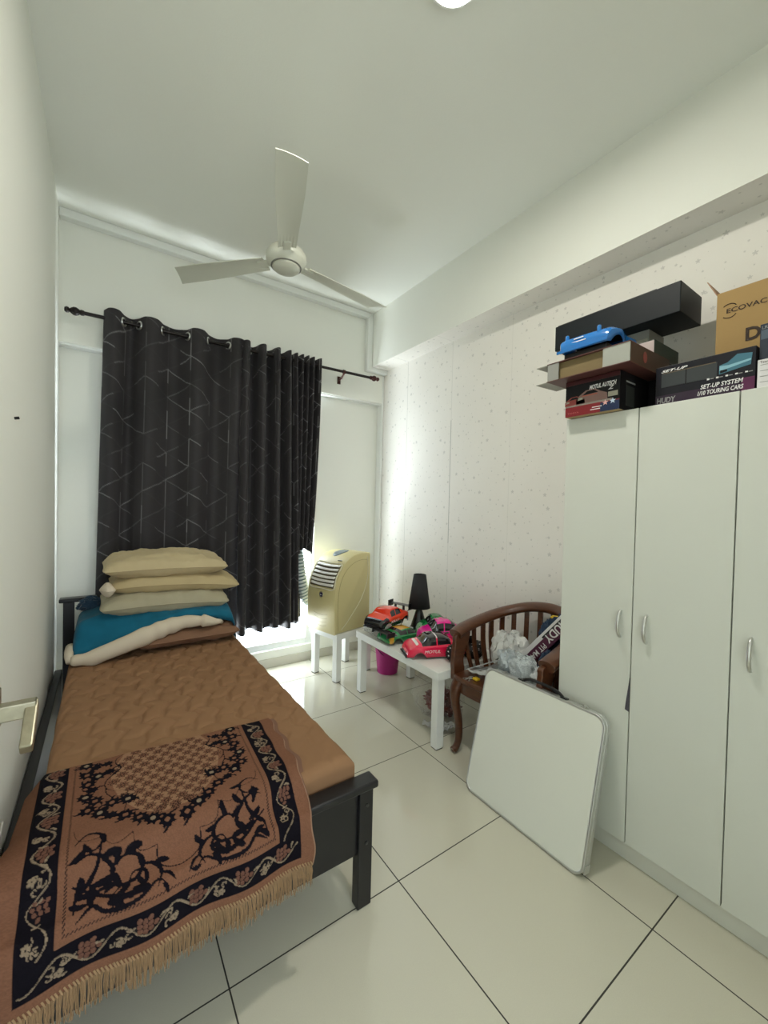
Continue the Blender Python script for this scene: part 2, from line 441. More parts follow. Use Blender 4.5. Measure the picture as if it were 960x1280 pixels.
# gathered curtain; its last folds are tucked up over the hose
gb = [-.075, -.010, .050, .112, .170, .222, .268, .308, .338, .366, .392, .416, .440, .462, .486, .512, .545, .577]
def gbot(x):
    if x < .345: return .385+.012*math.sin(x*40)
    t = (x-.345)/.05
    if t < 1: return .41+.03*t
    return .93+.05*math.sin((x-.39)/.19*PI)+.03
def gshift(x, f):
    if x >= .39: return -.055*f**2*((x-.39)/.185)
    return .05*f*max(0, (x+.03)/.375)**1.5
curtain('eyelet_curtain', 'narrow charcoal curtain bunched in tight folds beside the air conditioner, edge tucked up', gb, gbot, lambda i: .066 if i < 7 else .046, 5.1, False, gshift)

# ------------------------------------------------------------------ bed
bed = thing('bed_frame', 'black wooden single bed frame with footboard along the left wall', 'bed', (-.62, 1.0, 0))
MB().box((-.184, -.013, 0), (-.130, .028, .425)).build('post', BLACK, bed, bevel=.003)
MB().box((-1.104, -.013, 0), (-1.050, .028, .425)).build('post', BLACK, bed, bevel=.003)
MB().box((-1.105, -.028, .412), (-.118, .036, .437)).build('foot_cap', BLACK, bed, bevel=.006)
MB().box((-1.068, .0, .185), (-.184, .02, .412)).build('footboard', BLACK, bed, bevel=.002)
MB().box((-.170, .028, .19), (-.146, 1.952, .30)).build('side_rail', BLACK, bed, bevel=.002)
MB().box((-1.140, .028, .16), (-1.106, 1.952, .34)).build('side_rail', BLACK, bed, bevel=.002)
for i in range(12): MB().box((-1.045, .12+i*.16, .272), (-.170, .20+i*.16, .29)).build('bed_slat', mat('slat_pine', (.3, .2, .1), .6), bed)
MB().box((-1.105, 1.953, 0), (-1.05, 1.990, .745)).build('post', BLACK, bed, bevel=.003)
MB().box((-.195, 1.953, 0), (-.140, 1.990, .745)).build('post', BLACK, bed, bevel=.003)
MB().box((-1.125, 1.936, .745), (-.115, 2.000, .770)).build('headboard_cap', BLACK, bed, bevel=.006)
MB().box((-1.05, 1.962, .34), (-.195, 1.980, .56)).build('headboard', BLACK, bed, bevel=.002)
for q in (-.158,):
    for z in (.36, .23): MB().lathe([(.006, 0), (.006, .003), (.003, .004)], (0, 0, 0), 12).build('bolt', mat('dark_bolt', (.08, .08, .08), .4, 1), bed).matrix_world
# place the bolts on the foot post's outer face
bolts = [o for o in bed.children if o.name.startswith('bolt')]
for o, z in zip(bolts, (.355, .225)):
    for v in o.data.vertices: v.co = Vector((-.155+v.co.x, -.0135-v.co.z, z+v.co.y))

MX0, MX1, MY0, MY1, MZ0, MZ1 = -1.056, -.176, .042, 1.940, .293, .503
SHEET = mat('brown_quilted_cotton', (.262, .145, .076), .8, spec=.12, bump=.25, bscale=700, var=.06, vscale=5)
mt = thing('mattress', 'mattress in a brown wavy quilted cover lying on the black bed', 'mattress', (-.62, 1.0, MZ0))
def quilt(x, y):
    fade = min(1, max(0, (y-.18)/.5))*min(1, max(0, (x+1.06)/.35+.35))
    p_ = .085
    u = x+.020*math.sin(2*PI*y/.17)*(1 if int(math.floor(x/p_)) % 2 else .8)+.008*math.sin(2*PI*y/.085+1)
    d = abs((u/p_) % 1-.5)*p_            # distance from the cell middle
    g = math.exp(-((p_/2-d)/.009)**2)
    # short cross stitches give the brick-like scallops
    v = y+.02*math.sin(2*PI*x/.17)+(.085 if int(math.floor(u/p_)) % 2 else 0)
    g2 = math.exp(-(((v/.17) % 1-.5)*.17/.010)**2)*.55
    return -.0135*max(g, g2)*(.22+.78*fade)+.002*ns(x*9, y*9)
def mpos(u, v):
    # u across, v along; the sheet rolls over rounded edges and runs down the sides
    def roll(t, a, b, r, drop):
        L = (b-a)-2*r; q = r*PI/2; tot = L+2*q+2*drop; s_ = t*tot
        if s_ < drop: return a, -(drop-s_)-r, True
        s_ -= drop
        if s_ < q: th = s_/r; return a+r-r*math.cos(th), r*math.sin(th)-r, False
        s_ -= q
        if s_ < L: return a+r+s_, 0, False
        s_ -= L
        if s_ < q: th = s_/r; return b-r+r*math.sin(th), r*math.cos(th)-r, False
        return b, -(s_-q)-r, True
    x, dx, _ = roll(u, MX0, MX1, .035, .16); y, dy, _ = roll(v, MY0, MY1, .035, .16)
    z = MZ1+max(min(dx, dy), dx+dy if min(dx, dy) > -.035 else min(dx, dy))
    if dx < 0 and dy < 0 and min(dx, dy) > -.035*1.0: z = MZ1+min(dx, dy)
    if min(dx, dy) > -.02: z += quilt(x, y)
    # soft corner
    return (x+.004*ns(y*6, z*6), y+(.004*ns(x*6, z*6)), max(z, MZ0+.004))
m_ = MB(); m_.grid(mpos, 170, 330)
m_.build('quilted_cover', SHEET, mt, smooth=True, angle=80)
MB().box((MX0+.012, MY0+.012, MZ0), (MX1-.012, MY1-.012, MZ0+.03)).build('mattress_base', mat('mattress_ticking', (.25, .15, .09), .8), mt)

# ------------------------------------------------------------------ pillows and comforter
def pillow(name, label, c, size, m, tilt=(0, 0, 0), sag=0, seed=0, wr=.014, cat='pillow', flatb=.9, group=None):
    L, W, T = size
    t_ = thing(name, label, cat, (c[0], c[1], c[2]-T/2), group)
    R_ = Matrix.Translation(c) @ Matrix.Rotation(tilt[2], 4, 'Z') @ Matrix.Rotation(tilt[1], 4, 'Y') @ Matrix.Rotation(tilt[0], 4, 'X')
    def side(sg):
        def f(u, v):
            a, b_ = 2*u-1, 2*v-1
            pin = 1-.055*(1-abs(a)**2)*0
            x = a*L/2*(1-.05*(1-abs(b_))**0*(1-abs(a*1.0)) ); 
            ea = 1-.035*(1-b_*b_)-.05*b_**8; eb = 1-.035*(1-a*a)-.07*a**8
            x = a*L/2*ea; y = b_*W/2*eb
            h = max(0, (1-abs(a)**3.4))**.50*max(0, (1-abs(b_)**3))**.50
            h = h*(1 if sg > 0 else flatb)
            wri = wr*(ns(a*3+seed, b_*5, sg)+.6*ns(a*9+seed, b_*4, 3)+.5*abs(ns(a*5+seed*2, b_*14, 7)))*min(1, h*2.5)
            return (x, y, sg*h*T/2*1.02+wri-sag*a*a*T+.0)
        return f
    b = MB(); b.M = R_; b.grid(side(1), 72, 48); b.build('pillow_top', m, t_, smooth=True, angle=180)
    b = MB(); b.M = R_; b.grid(side(-1), 72, 48); b.build('pillow_underside', m, t_, smooth=True, angle=180)
    # seam cord round the edge
    pts = []
    for k_ in range(120):
        q = k_/120*4; e = int(q); f = q-e
        a, b_ = [(-1+2*f, -1), (1, -1+2*f), (1-2*f, 1), (-1, 1-2*f)][e]
        x = a*L/2*(1-.035*(1-b_*b_)-.05*b_**8); y = b_*W/2*(1-.035*(1-a*a)-.07*a**8); pts.append((x, y, -sag*a*a*T))
    b = MB(); b.M = R_; b.tube(pts, .0032, 6, closed=True); b.build('seam_piping', m, t_, smooth=True)
    return t_
TAN = mat('tan_pillowcase', (.50, .405, .235), .75, sheen=.05, bump=.2, bscale=500, var=.08, vscale=6)
TAN2 = mat('mustard_tan_pillowcase', (.46, .365, .195), .75, sheen=.05, bump=.2, bscale=500, var=.12, vscale=6)
SAGE = mat('sage_grey_pillowcase', (.37, .335, .225), .75, sheen=.05, bump=.2, bscale=500, var=.08, vscale=6)
BROWNP = mat('brown_pillowcase', (.20, .10, .052), .75, sheen=.05)
pillow('pillow', 'brown pillow lying flat on the mattress under the folded blue comforter', (-.47, 1.62, .562), (.58, .34, .11), BROWNP, (0, 0, .02), seed=9)
pillow('pillow', 'sage grey pillow resting on the folded blue comforter', (-.575, 1.735, .775), (.70, .42, .17), SAGE, (.05, .03, .0), sag=.08, seed=4)
pillow('pillow', 'mustard tan pillow in the middle of the stack, pale open end at its left', (-.520, 1.735, .880), (.73, .38, .145), TAN2, (.03, .05, -.02), sag=.12, seed=2, wr=.009)
pillow('pillow', 'light tan pillow lying topmost on the stack of pillows', (-.575, 1.735, .985), (.68, .40, .155), TAN, (.04, .015, .01), sag=.05, seed=1)
# pale inner end of the middle pillow's open case
mp_ = [o for o in bpy.data.objects if o.get('label', '').startswith('mustard tan')][0]
b = MB(); b.M = Matrix.Translation((-.868, 1.575, .872)) @ Matrix.Rotation(.5, 4, 'Z')
b.grid(lambda u, v: ((u-.5)*.05-.02, (v-.5)*.10*(1-.2*abs(2*u-1)), .042*math.sin(PI*u)**.6*math.sin(PI*v)**.6*(1+.2*ns(u*6, v*6))), 16, 20)
b.grid(lambda u, v: ((u-.5)*.05-.02, (v-.5)*.10*(1-.2*abs(2*u-1)), -.040*math.sin(PI*u)**.6*math.sin(PI*v)**.6), 16, 20)
o = b.build('pillow_end', mat('cream_cotton', (.60, .52, .40), .8), mp_, smooth=True, angle=180)
# comforter
BLUE = mat('teal_blue_fleece', (.010, .115, .190), .95, spec=.1, sheen=.1, bump=.5, bscale=350, var=.25, vscale=14)
CREAM = mat('cream_cotton')
cf = thing('comforter', 'folded teal blue comforter with cream lining beneath the three tan pillows', 'comforter', (-.62, 1.7, .505))
def interp(x, xs, ys): return float(np.interp(x, xs, ys))
fx = [-1.05, -1.0, -.9, -.75, -.6, -.5, -.4, -.32, -.25, -.20]
fzl = [.515, .53, .565, .61, .655, .672, .665, .648, .63, .615]
def blue(u, v):
    x = -1.045+u*.845
    zf = interp(x, fx, fzl)+.045
    zt = interp(x, [-1.05, -1.0, -.92, -.6, -.3, -.2], [.66, .70, .725, .735, .725, .70])
    if v < .25:      # front roll
        t = v/.25; y = 1.515-.018*math.sin(t*PI)+.0*t; z = zf-.05+.055*t
        z = max(z, .512)
    elif v < .55:
        t = (v-.25)/.3; y = 1.515+.11*t; z = zf+.005+(zt-zf)*math.sin(t*PI/2)
    elif v < .85:
        t = (v-.55)/.3; y = 1.625+.285*t; z = zt+.012*ns(x*4, t*2)
    else:
        t = (v-.85)/.15; y = 1.910+.012*math.sin(t*PI); z = zt+(.515-zt)*t
    e = min(1, max(0, (u)/.035)); e2 = min(1, max(0, (1-u)/.04))
    k_ = (e*(2-e))*(e2*(2-e2)); z = .508+(z-.508)*max(k_, .0)**.5
    x += -.02*(1-e)*0
    return (x, y+.008*ns(x*7, z*9), z+.006*ns(x*8, y*8, 2)*k_)
b = MB(); b.grid(blue, 90, 70); b.build('fleece_layer', BLUE, cf, smooth=True, angle=180)
# lighter rolled lining edge along the front
def lin_r(t): return (.020+.030*math.sin(min(1, t*1.15)*PI)**.6 if t < .86 else .038*(1-(t-.86)/.2))*1.0+.0028*math.sin(t*38+3*math.sin(t*11))
lpts = [(x, 1.485+.012*math.sin(x*9)-.01, interp(x, fx, fzl)-.012) for x in np.linspace(-1.04, -.33, 60)]
lpts = [(p_[0], p_[1], max(p_[2], .535)) for p_ in lpts]
lpts += [(-.30, 1.50, .630), (-.285, 1.512, .618)]
b = MB(); b.tube(lpts, lin_r, 16); b.build('lining_roll', CREAM, cf, smooth=True, angle=180)
b = MB(); b.tube([(-1.045, 1.60, .565), (-1.05, 1.56, .56), (-1.05, 1.50, .55), (-1.045, 1.47, .53)], lambda t: .028-.012*t, 12); b.build('lining_corner', CREAM, cf, smooth=True, angle=180)
# dark blue cloth stuffed between headboard and pillows
def lump(name, c, r, m, parent=None, seed=0, amp=.25, freq=3, n=40, crease=0, minz=None):
    b = MB()
    def f(u, v):
        th = 2*PI*u; ph = PI*v
        d = Vector((math.sin(ph)*math.cos(th), math.sin(ph)*math.sin(th), math.cos(ph)))
        q = d*freq+Vector((seed, seed*1.7, seed*.3))
        k_ = 1+amp*noise.noise(q)+amp*.5*noise.noise(q*2.3)
        if crease: k_ += crease*(abs(noise.noise(q*2.0))-.2)+crease*.6*(abs(noise.noise(q*4.1))-.2)
        p_ = Vector((c[0]+d.x*r[0]*k_, c[1]+d.y*r[1]*k_, c[2]+d.z*r[2]*k_))
        if minz is not None: p_.z = max(p_.z, minz)
        return p_
    b.grid(f, n*2, n); return b.build(name, m, parent, smooth=True, angle=180 if not crease else 50)
tag(lump('folded_cloth', (-.955, 1.885, .735), (.075, .035, .045), mat('dark_navy_fleece', (.012, .04, .075), .9, sheen=.4), seed=3, amp=.3), 'dark navy cloth stuffed between headboard rail and pillows', 'cloth')

# ------------------------------------------------------------------ patterned rug folded over the bed's foot
RW, RLEN, RS = .72, .67, .002
nu, nv = int(RW/RS)+1, int(RLEN/RS)+1
SS, TT = np.meshgrid(np.linspace(0, RW, nu), np.linspace(0, RLEN, nv))
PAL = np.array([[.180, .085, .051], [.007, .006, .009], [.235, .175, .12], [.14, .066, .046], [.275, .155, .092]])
pat = np.zeros(SS.shape, dtype=int)
def sub(x0, x1, t0, t1):
    i0, i1 = max(0, int(x0/RS)), min(nu, int(x1/RS)+2); j0, j1 = max(0, int(t0/RS)), min(nv, int(t1/RS)+2)
    return (slice(j0, max(j0, j1)), slice(i0, max(i0, i1)))
def paint(mask, c_): pat[mask] = c_
def ell(s, t, a, b_, th, c_):
    w = max(a, b_); k_ = sub(s-w, s+w, t-w, t+w)
    dx, dy = SS[k_]-s, TT[k_]-t; p_ = dx*math.cos(th)+dy*math.sin(th); q = -dx*math.sin(th)+dy*math.cos(th)
    pat[k_][(p_/a)**2+(q/b_)**2 < 1] = c_
def disc(s, t, r, c_): ell(s, t, r, r, 0, c_)
def stroke(pts, w, c_):
    n_ = len(pts)-1
    for i, ((s0, t0), (s1, t1)) in enumerate(zip(pts[:-1], pts[1:])):
        wi = w(i/max(1, n_)) if callable(w) else w
        k_ = sub(min(s0, s1)-wi, max(s0, s1)+wi, min(t0, t1)-wi, max(t0, t1)+wi); sx, sy = SS[k_], TT[k_]
        if sx.size == 0: continue
        L2 = (s1-s0)**2+(t1-t0)**2+1e-12; u = np.clip(((sx-s0)*(s1-s0)+(sy-t0)*(t1-t0))/L2, 0, 1)
        pat[k_][(sx-s0-u*(s1-s0))**2+(sy-t0-u*(t1-t0))**2 < (wi/2)**2] = c_
def curve(pts, n=8): return [(p_.x, p_.y) for p_ in smoothpath([(a, b_, 0) for a, b_ in pts], n)]
def swell(w): return lambda t: w*(.3+.7*math.sin(PI*min(1, t*1.08+.04)))
def leafs(s, t, th, L_, c_=1, w=.38):     # a pointed curved leaf
    pts = [(s+L_*q*math.cos(th+.5*q), t+L_*q*math.sin(th+.5*q)) for q in np.linspace(0, 1, 7)]
    stroke(pts, lambda q: L_*w*math.sin(PI*min(1, q*.93+.07))+.0012, c_)
def flower(s, t, r, pet=8, c_=1, eye=0, ring=False, rot=0):
    k_ = sub(s-r, s+r, t-r, t+r)
    if SS[k_].size == 0: return
    dx, dy = SS[k_]-s, TT[k_]-t; rr = np.hypot(dx, dy); an = np.arctan2(dy, dx)+rot
    pat[k_][rr < r*(.86+.14*np.cos(an*pet))] = c_
    if ring:
        for q in range(pet):
            a_ = 2*PI*q/pet-rot; ell(s+r*.58*math.cos(a_), t+r*.60*math.sin(a_), r*.22, r*.12, a_, eye)
        disc(s, t, r*.17, eye)
    elif eye is not None: disc(s, t, r*.24, eye)
B0, B1 = .034, .104
BB0, BB1 = .572, .644
edge_s = np.minimum(SS, RW-SS)
paint((edge_s > B0) & (edge_s < B1) & (TT < BB1), 1)
paint((edge_s > B0) & (TT > BB0) & (TT < BB1), 1)
dash = (np.floor((SS+TT)/.004) % 2 == 0)
paint((edge_s > .115) & (edge_s < .1205) & (TT < .5585) & dash, 1)
paint((TT > .553) & (TT < .5585) & (edge_s > .115) & dash, 1)
rnd = random.Random(3)
def band(Lb, f, ph):     # scrolling vine, curled leaves and grape bunches woven pale on the dark band
    P = lambda q, o: (f(q)[0]-f(q)[3]*o, f(q)[1]+f(q)[2]*o)
    w = .115
    stroke([P(q, .020*math.sin((q+ph)/w*2*PI)) for q in np.arange(0, Lb, .004)], .0024, 2)
    n_ = int(Lb/(w/2))
    for i in range(n_+1):
        q0 = (i+.5)*w/2-ph
        if q0 < .012 or q0 > Lb-.012: continue
        sd = -math.sin((q0+ph)/w*2*PI); c0 = P(q0, .014*sd)
        if i % 2 == 0:
            for a_ in range(4):
                for b_ in range(-1, 2):
                    if a_ == 3 and b_: continue
                    s_, t_ = P(q0+(a_-1.5)*.0115, .006*sd+b_*.0115+(.004 if a_ % 2 else 0)); ell(s_, t_, .0056, .0044, rnd.uniform(0, 3), 3)
            for sg in (-1, 1): leafs(*P(q0+.026*sg, .008*sd), rnd.uniform(0, 6.3), .016, 2, .16)
        else:
            for k_ in range(5):
                th = rnd.uniform(0, 6.28); r_ = rnd.uniform(.006, .011); a0 = th
                cx, cy = P(q0+rnd.uniform(-.018, .018), .006*sd+rnd.uniform(-.012, .012))
                stroke([(cx+r_*(1-q*.6)*math.cos(a0+q*4.2), cy+r_*(1-q*.6)*math.sin(a0+q*4.2)) for q in np.linspace(0, 1, 10)], .0021, 2)
            flower(*c0, .0085, 5, 2, 1)
sm = (B0+B1)/2
band(.575, lambda q: (sm, q, 0, 1), 0); band(.575, lambda q: (RW-sm, q, 0, 1), .03)
band(RW-2*B0-.02, lambda q: (B0+.01+q, (BB0+BB1)/2, 1, 0), .02)
C0 = RW/2
def mir(pts, sg): return [(C0+sg*a, t) for a, t in pts]
# scalloped edge of the arch
for sg in (1, -1):
    an = [(-.232, .330), (-.172, .385), (-.105, .405), (-.052, .450), (0, .520)]; pts = []
    for (a0, b0), (a1, b1) in zip(an[:-1], an[1:]):
        nx, ny = -(b1-b0), (a1-a0); nl = math.hypot(nx, ny)
        for q in np.linspace(0, 1, 13): g_ = .024*math.sin(PI*q); pts.append((a0+(a1-a0)*q+nx/nl*g_, b0+(b1-b0)*q+ny/nl*g_))
    stroke(mir(pts, -sg), .0028, 1)
# corner arabesques: interlaced stems with curling ends and leaves
for sg in (-1, 1):
    def st_(pts, w): stroke(mir(curve(pts, 7), sg), swell(w), 1)
    st_([(.228, .385), (.205, .362), (.178, .372), (.172, .40), (.19, .415), (.205, .40)], .0095)
    st_([(.172, .395), (.18, .44), (.20, .475), (.222, .50), (.225, .53)], .0105)
    st_([(.225, .43), (.20, .42), (.17, .435), (.15, .46), (.155, .49), (.18, .50), (.195, .485), (.188, .465)], .0105)
    st_([(.228, .47), (.19, .50), (.15, .525), (.11, .535), (.08, .52), (.082, .495), (.105, .49), (.115, .505)], .0105)
    st_([(.155, .465), (.125, .445), (.095, .455), (.085, .48), (.10, .505), (.135, .51), (.16, .535)], .0105)
    st_([(.22, .545), (.19, .53), (.165, .545), (.13, .55), (.09, .545), (.055, .53), (.035, .545)], .0095)
    st_([(.085, .48), (.06, .49), (.045, .515), (.055, .54)], .0095)
    st_([(.05, .515), (.03, .525), (.015, .545)], .0075)
    for (a, t, th, L_) in [(.205, .40, 1.2, .035), (.178, .372, 2.4, .03), (.19, .415, -.4, .028), (.215, .455, 1.9, .034), (.17, .435, 3.6, .034), (.15, .475, .7, .036), (.195, .485, 2.2, .03), (.20, .52, .2, .03), (.11, .535, 3.6, .034), (.115, .505, 1.2, .03), (.125, .447, 3.9, .034), (.095, .455, 2.3, .026), (.13, .51, 5.6, .03), (.16, .535, 3.3, .03), (.06, .49, 3.5, .028), (.075, .53, .4, .028), (.19, .53, 5.2, .03), (.14, .46, 5.0, .026), (.165, .51, 4.1, .026), (.10, .505, 2.6, .024), (.225, .50, 3.5, .026), (.045, .54, 2.6, .02)]:
        leafs(C0+sg*a, t, th if sg > 0 else PI-th, L_*1.1, 1, .42)
# lattice of rosettes inside the arch, on its paler ground
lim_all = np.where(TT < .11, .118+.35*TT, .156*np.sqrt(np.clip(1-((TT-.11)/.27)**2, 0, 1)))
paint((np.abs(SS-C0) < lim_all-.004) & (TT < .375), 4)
for j in range(13):
    for i in range(-4, 5):
        s, t = (i+(.5 if j % 2 else 0))*.041, .010+j*.0290
        lim = .118+.35*t if t < .11 else .156*math.sqrt(max(0, 1-((t-.11)/.27)**2))
        if abs(s) < lim-.008: flower(C0+s, t, .0180, 8, 1, 0, ring=True, rot=.2)
# garlands
for sg in (-1, 1):
    g = [(.215, .015, 1), (.190, .040, 0), (.212, .070, 1), (.183, .095, 1), (.208, .125, 1), (.196, .160, 0), (.213, .190, 1), (.190, .220, 1), (.206, .255, 1), (.178, .285, 1), (.152, .312, 0), (.150, .255, 1), (.112, .262, 1), (.120, .330, 1), (.088, .362, 1), (.058, .385, 1), (.025, .405, 1), (.160, .035, 0), (.155, .085, 0)]
    st_ = lambda pts, w: stroke(mir(curve(pts, 7), sg), swell(w), 1)
    st_([(.112, 0), (.135, .02), (.138, .05), (.125, .08), (.14, .105), (.163, .135), (.166, .165), (.150, .195), (.115, .215), (.088, .235)], .0065)
    st_([(.165, .16), (.163, .20), (.15, .23), (.148, .26)], .0055)
    st_([(.115, .215), (.11, .25), (.118, .29), (.12, .33), (.08, .37), (.02, .41)], .0045)
    st_([(.205, .0), (.20, .08), (.205, .16), (.20, .25), (.17, .30)], .0035)
    for i, (a, t, big) in enumerate(g):
        r = .0240 if big else .0180
        for q in range(2):
            th = 1.9*i+q*2.6; leafs(C0+sg*a+r*.7*math.cos(th), t+r*.7*math.sin(th), th+.2, .017, 1, .42)
        flower(C0+sg*a, t, r, 8, 1, (2 if i % 3 == 0 else 0) if big else None, rot=i)
for (s, t) in [(0, .372), (.030, .352), (-.030, .352)]: flower(C0+s, t, .014, 6, 1, 0, ring=True)
path = smoothpath([(0, .46, .512), (0, .30, .512), (0, .15, .513), (0, .075, .512), (0, .035, .495), (0, .012, .462), (0, -.020, .4445), (0, -.042, .437), (0, -.055, .405), (0, -.060, .33), (0, -.060, .26), (0, -.060, .15)], 10)
acc = [0]
for a, b_ in zip(path[:-1], path[1:]): acc.append(acc[-1]+(b_-a).length)
py = np.array([p_.y for p_ in path]); pz = np.array([p_.z for p_ in path])
Tq = TT*.985
Yv = np.interp(Tq, acc, py); Zv = np.interp(Tq, acc, pz)
un = SS/RW
x_top = -1.092+un*.735; x_bot = -1.085+un*.700
fq = np.clip(TT/RLEN, 0, 1)
Xv = x_top*(1-fq)+x_bot*fq
Yv = Yv - (.045*un)*np.clip(1-TT/.40, 0, 1)
wav = np.vectorize(lambda a, b_: noise.noise(Vector((a*6, b_*5, 0))))(SS[::6, ::6], TT[::6, ::6])
wav = np.repeat(np.repeat(wav, 6, 0), 6, 1)[:nv, :nu] if wav.shape[0]*6 >= nv and wav.shape[1]*6 >= nu else np.zeros(SS.shape)
for ax in (0, 1):
    for _ in range(2): wav = (np.roll(wav, 3, ax)+wav+np.roll(wav, -3, ax))/3
Zv = Zv+np.where(TT < .44, np.abs(wav)*.006+.003, 0)
hang = np.clip((TT-.49)/.1, 0, 1)
Yv = Yv-hang*(.008*np.sin(SS*26+.5)+.006)
# wavy right margin and rolled-down left margin beyond the mattress edge
Xv = Xv+np.clip((un-.93)/.07, 0, 1)*.006*np.sin(TT*42)
over = np.clip(MX0+.01-Xv, 0, .05); Zv = Zv-over*1.3*np.clip((.36-TT)/.15, 0, 1)
Xv = Xv-np.clip((B0-SS)/B0, 0, 1)*.034*fq
Xv = np.maximum(Xv, XL+.014)
relief = np.where(pat == 1, -.0012, 0); Zv = Zv+relief*(TT < .46); Yv = Yv-relief*hang
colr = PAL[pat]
fine = np.random.RandomState(2).rand(*SS.shape)
colr = colr*(.86+.28*fine[..., None])
rug = thing('prayer_rug', 'fringed brown and black flowered rug folded over the foot of the bed', 'rug', (-.72, .2, .51))
def add_grid(name, V, C4, m, parent):
    nr, nc = V.shape[:2]; idx = np.arange(nr*nc).reshape(nr, nc)
    F = np.stack([idx[:-1, :-1], idx[:-1, 1:], idx[1:, 1:], idx[1:, :-1]], -1).reshape(-1, 4)
    me = bpy.data.meshes.new(name); me.from_pydata(V.reshape(-1, 3).tolist(), [], F.tolist())
    ca = me.color_attributes.new('Pattern', 'FLOAT_COLOR', 'POINT'); arr = np.ones((nr*nc, 4), dtype=np.float32); arr[:, :3] = C4.reshape(-1, 3); ca.data.foreach_set('color', arr.ravel())
    me.polygons.foreach_set('use_smooth', [True]*len(me.polygons)); me.materials.append(m)
    o = bpy.data.objects.new(name, me); COL.objects.link(o); par(o, parent)
    return o
RUGM = attr_mat('woven_rug_pile', .95, bump=.4, bscale=900); RUGM.node_tree.nodes['Principled BSDF'].inputs['Specular IOR Level'].default_value = .05
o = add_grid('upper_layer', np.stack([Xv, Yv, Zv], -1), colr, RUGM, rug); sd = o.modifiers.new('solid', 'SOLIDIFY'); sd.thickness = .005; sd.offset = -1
RP = mat('rug_back_weave', (.18, .088, .054), .9, bump=.5, bscale=500)
# folded-under half: shows as a second edge along the fold, the right margin and at the lower left
us = np.linspace(0, 1, 60)
b = MB()
def under(u, v):
    i = int(v*(nv-60)); j = min(nu-1, int(u*(nu-1)))
    x = Xv[i, j]+.012+.010*u
    if u < .05: x -= .010
    return (max(x, XL+.02), Yv[i, j]+.004+.006*(1-v), Zv[i, j]-.008-(.0 if v < .6 else 0)) if TT[i, 0] < .42 else (x-.012, Yv[i, j]+.010, Zv[i, j]-.004)
b.grid(under, 60, 60); b.build('under_layer', RP, rug, smooth=True, angle=180)
# fold roll at the top edge
fp = [Vector((Xv[0, j], Yv[0, j]+.001, Zv[0, j]-.004)) for j in range(0, nu, 6)]
MB().tube(fp, .0055, 8).build('fold_edge', mat('rug_fold_yarn', (.21, .11, .066), .9), rug, smooth=True)
# side bindings: pale cord on the right margin
fp = [Vector((Xv[i, nu-1]+.001, Yv[i, nu-1], Zv[i, nu-1]-.002)) for i in range(0, nv, 5)]
MB().tube(fp, .004, 6).build('side_binding', mat('rug_binding', (.28, .16, .10), .9), rug, smooth=True)
# fringe
b = MB(); rf = random.Random(5)
for k_ in range(620):
    u = (k_+rf.random())/620; j = min(nu-1, int(u*(nu-1)))
    cl = math.floor(u*66)/66+.5/66
    x, y, z = Xv[-1, j], Yv[-1, j], Zv[-1, j]
    tx = x+(cl-u)*RW*.55+rf.uniform(-.004, .004); L_ = .058+rf.uniform(-.018, .010)+.006*math.sin(u*37)
    p0 = Vector((x, y+rf.uniform(-.002, .002), z+.004)); p2 = Vector((tx, y-.006-rf.uniform(0, .010), z-L_)); p1 = (p0+p2)/2+Vector((rf.uniform(-.003, .003), -.004, 0))
    b.tube([p0, p1, p2], lambda t: .0014*(1-.4*t), 4)
o = b.build('fringe', mat('straw_fringe', (.29, .18, .092), .85, var=.3, vscale=60), rug, smooth=True); o['kind'] = 'stuff'
b = MB()
for k_ in range(95):
    j = int((k_+.5)/95*(nu-1)); x, y, z = Xv[-1, j], Yv[-1, j], Zv[-1, j]
    b.tube([(x-.003, y-.004, z+.010), (x+.003, y-.006, z-.002)], .0026, 5)
o = b.build('knot_row', mat('straw_fringe'), rug, smooth=True); o['kind'] = 'stuff'
# loose white cord between rug and wall
cp = smoothpath([(XL+.016, .36, .47), (XL+.012, .26, .42), (XL+.006, .18, .37), (XL+.0032, .16, .30), (XL+.0032, .22, .18), (XL+.0032, .30, .06), (XL+.0032, .45, .004)], 8)
tag(MB().tube(cp, .003, 8).build('power_cord', mat('pale_cable', (.45, .43, .38), .5), smooth=True), 'pale cord hanging in the gap between the bed and left wall', 'cord')
# nail in the left wall
tag(MB().tube([(XL, .61, 1.637), (XL+.012, .61, 1.640)], .0045, 8).build('wall_nail', DARKGAP, smooth=True), 'small dark nail in the left wall above the bed', 'nail')

# ------------------------------------------------------------------ portable air conditioner on a small white table
A12 = math.radians(13.5)
ST = rotz(A12, (.575, 1.575, 0))          # local: +x = depth of the unit, +y = its width
st = thing('side_table', 'small square white table carrying the cream air conditioner', 'table', (.7, 1.75, 0))
b = MB(); b.M = ST; b.box((-.012, -.012, .335), (.395, .325, .378)); b.build('table_top', WHITE, st, bevel=.002)
FELT = mat('dark_felt', (.03, .03, .03), .9)
for (x, y) in ((0, 0), (0, .262), (.335, 0), (.335, .262)):
    b = MB(); b.M = ST; b.box((x, y, .006), (x+.048, y+.048, .335)); lg = b.build('leg', WHITE, st, bevel=.0015)
    b = MB(); b.M = ST; b.box((x+.003, y+.003, 0), (x+.045, y+.045, .006)); b.build('foot_pad', FELT, lg)
ACM = mat('yellowed_cream_plastic', (.60, .53, .27), .42, var=.06, vscale=4)
ACT = mat('pale_cream_plastic', (.68, .66, .50), .4)
ac = thing('portable_air_conditioner', 'yellowed cream portable air conditioner standing on a small white table by the window', 'air conditioner', (.75, 1.75, .395))
AM = rotz(A12, (.558, 1.572, -.0255))
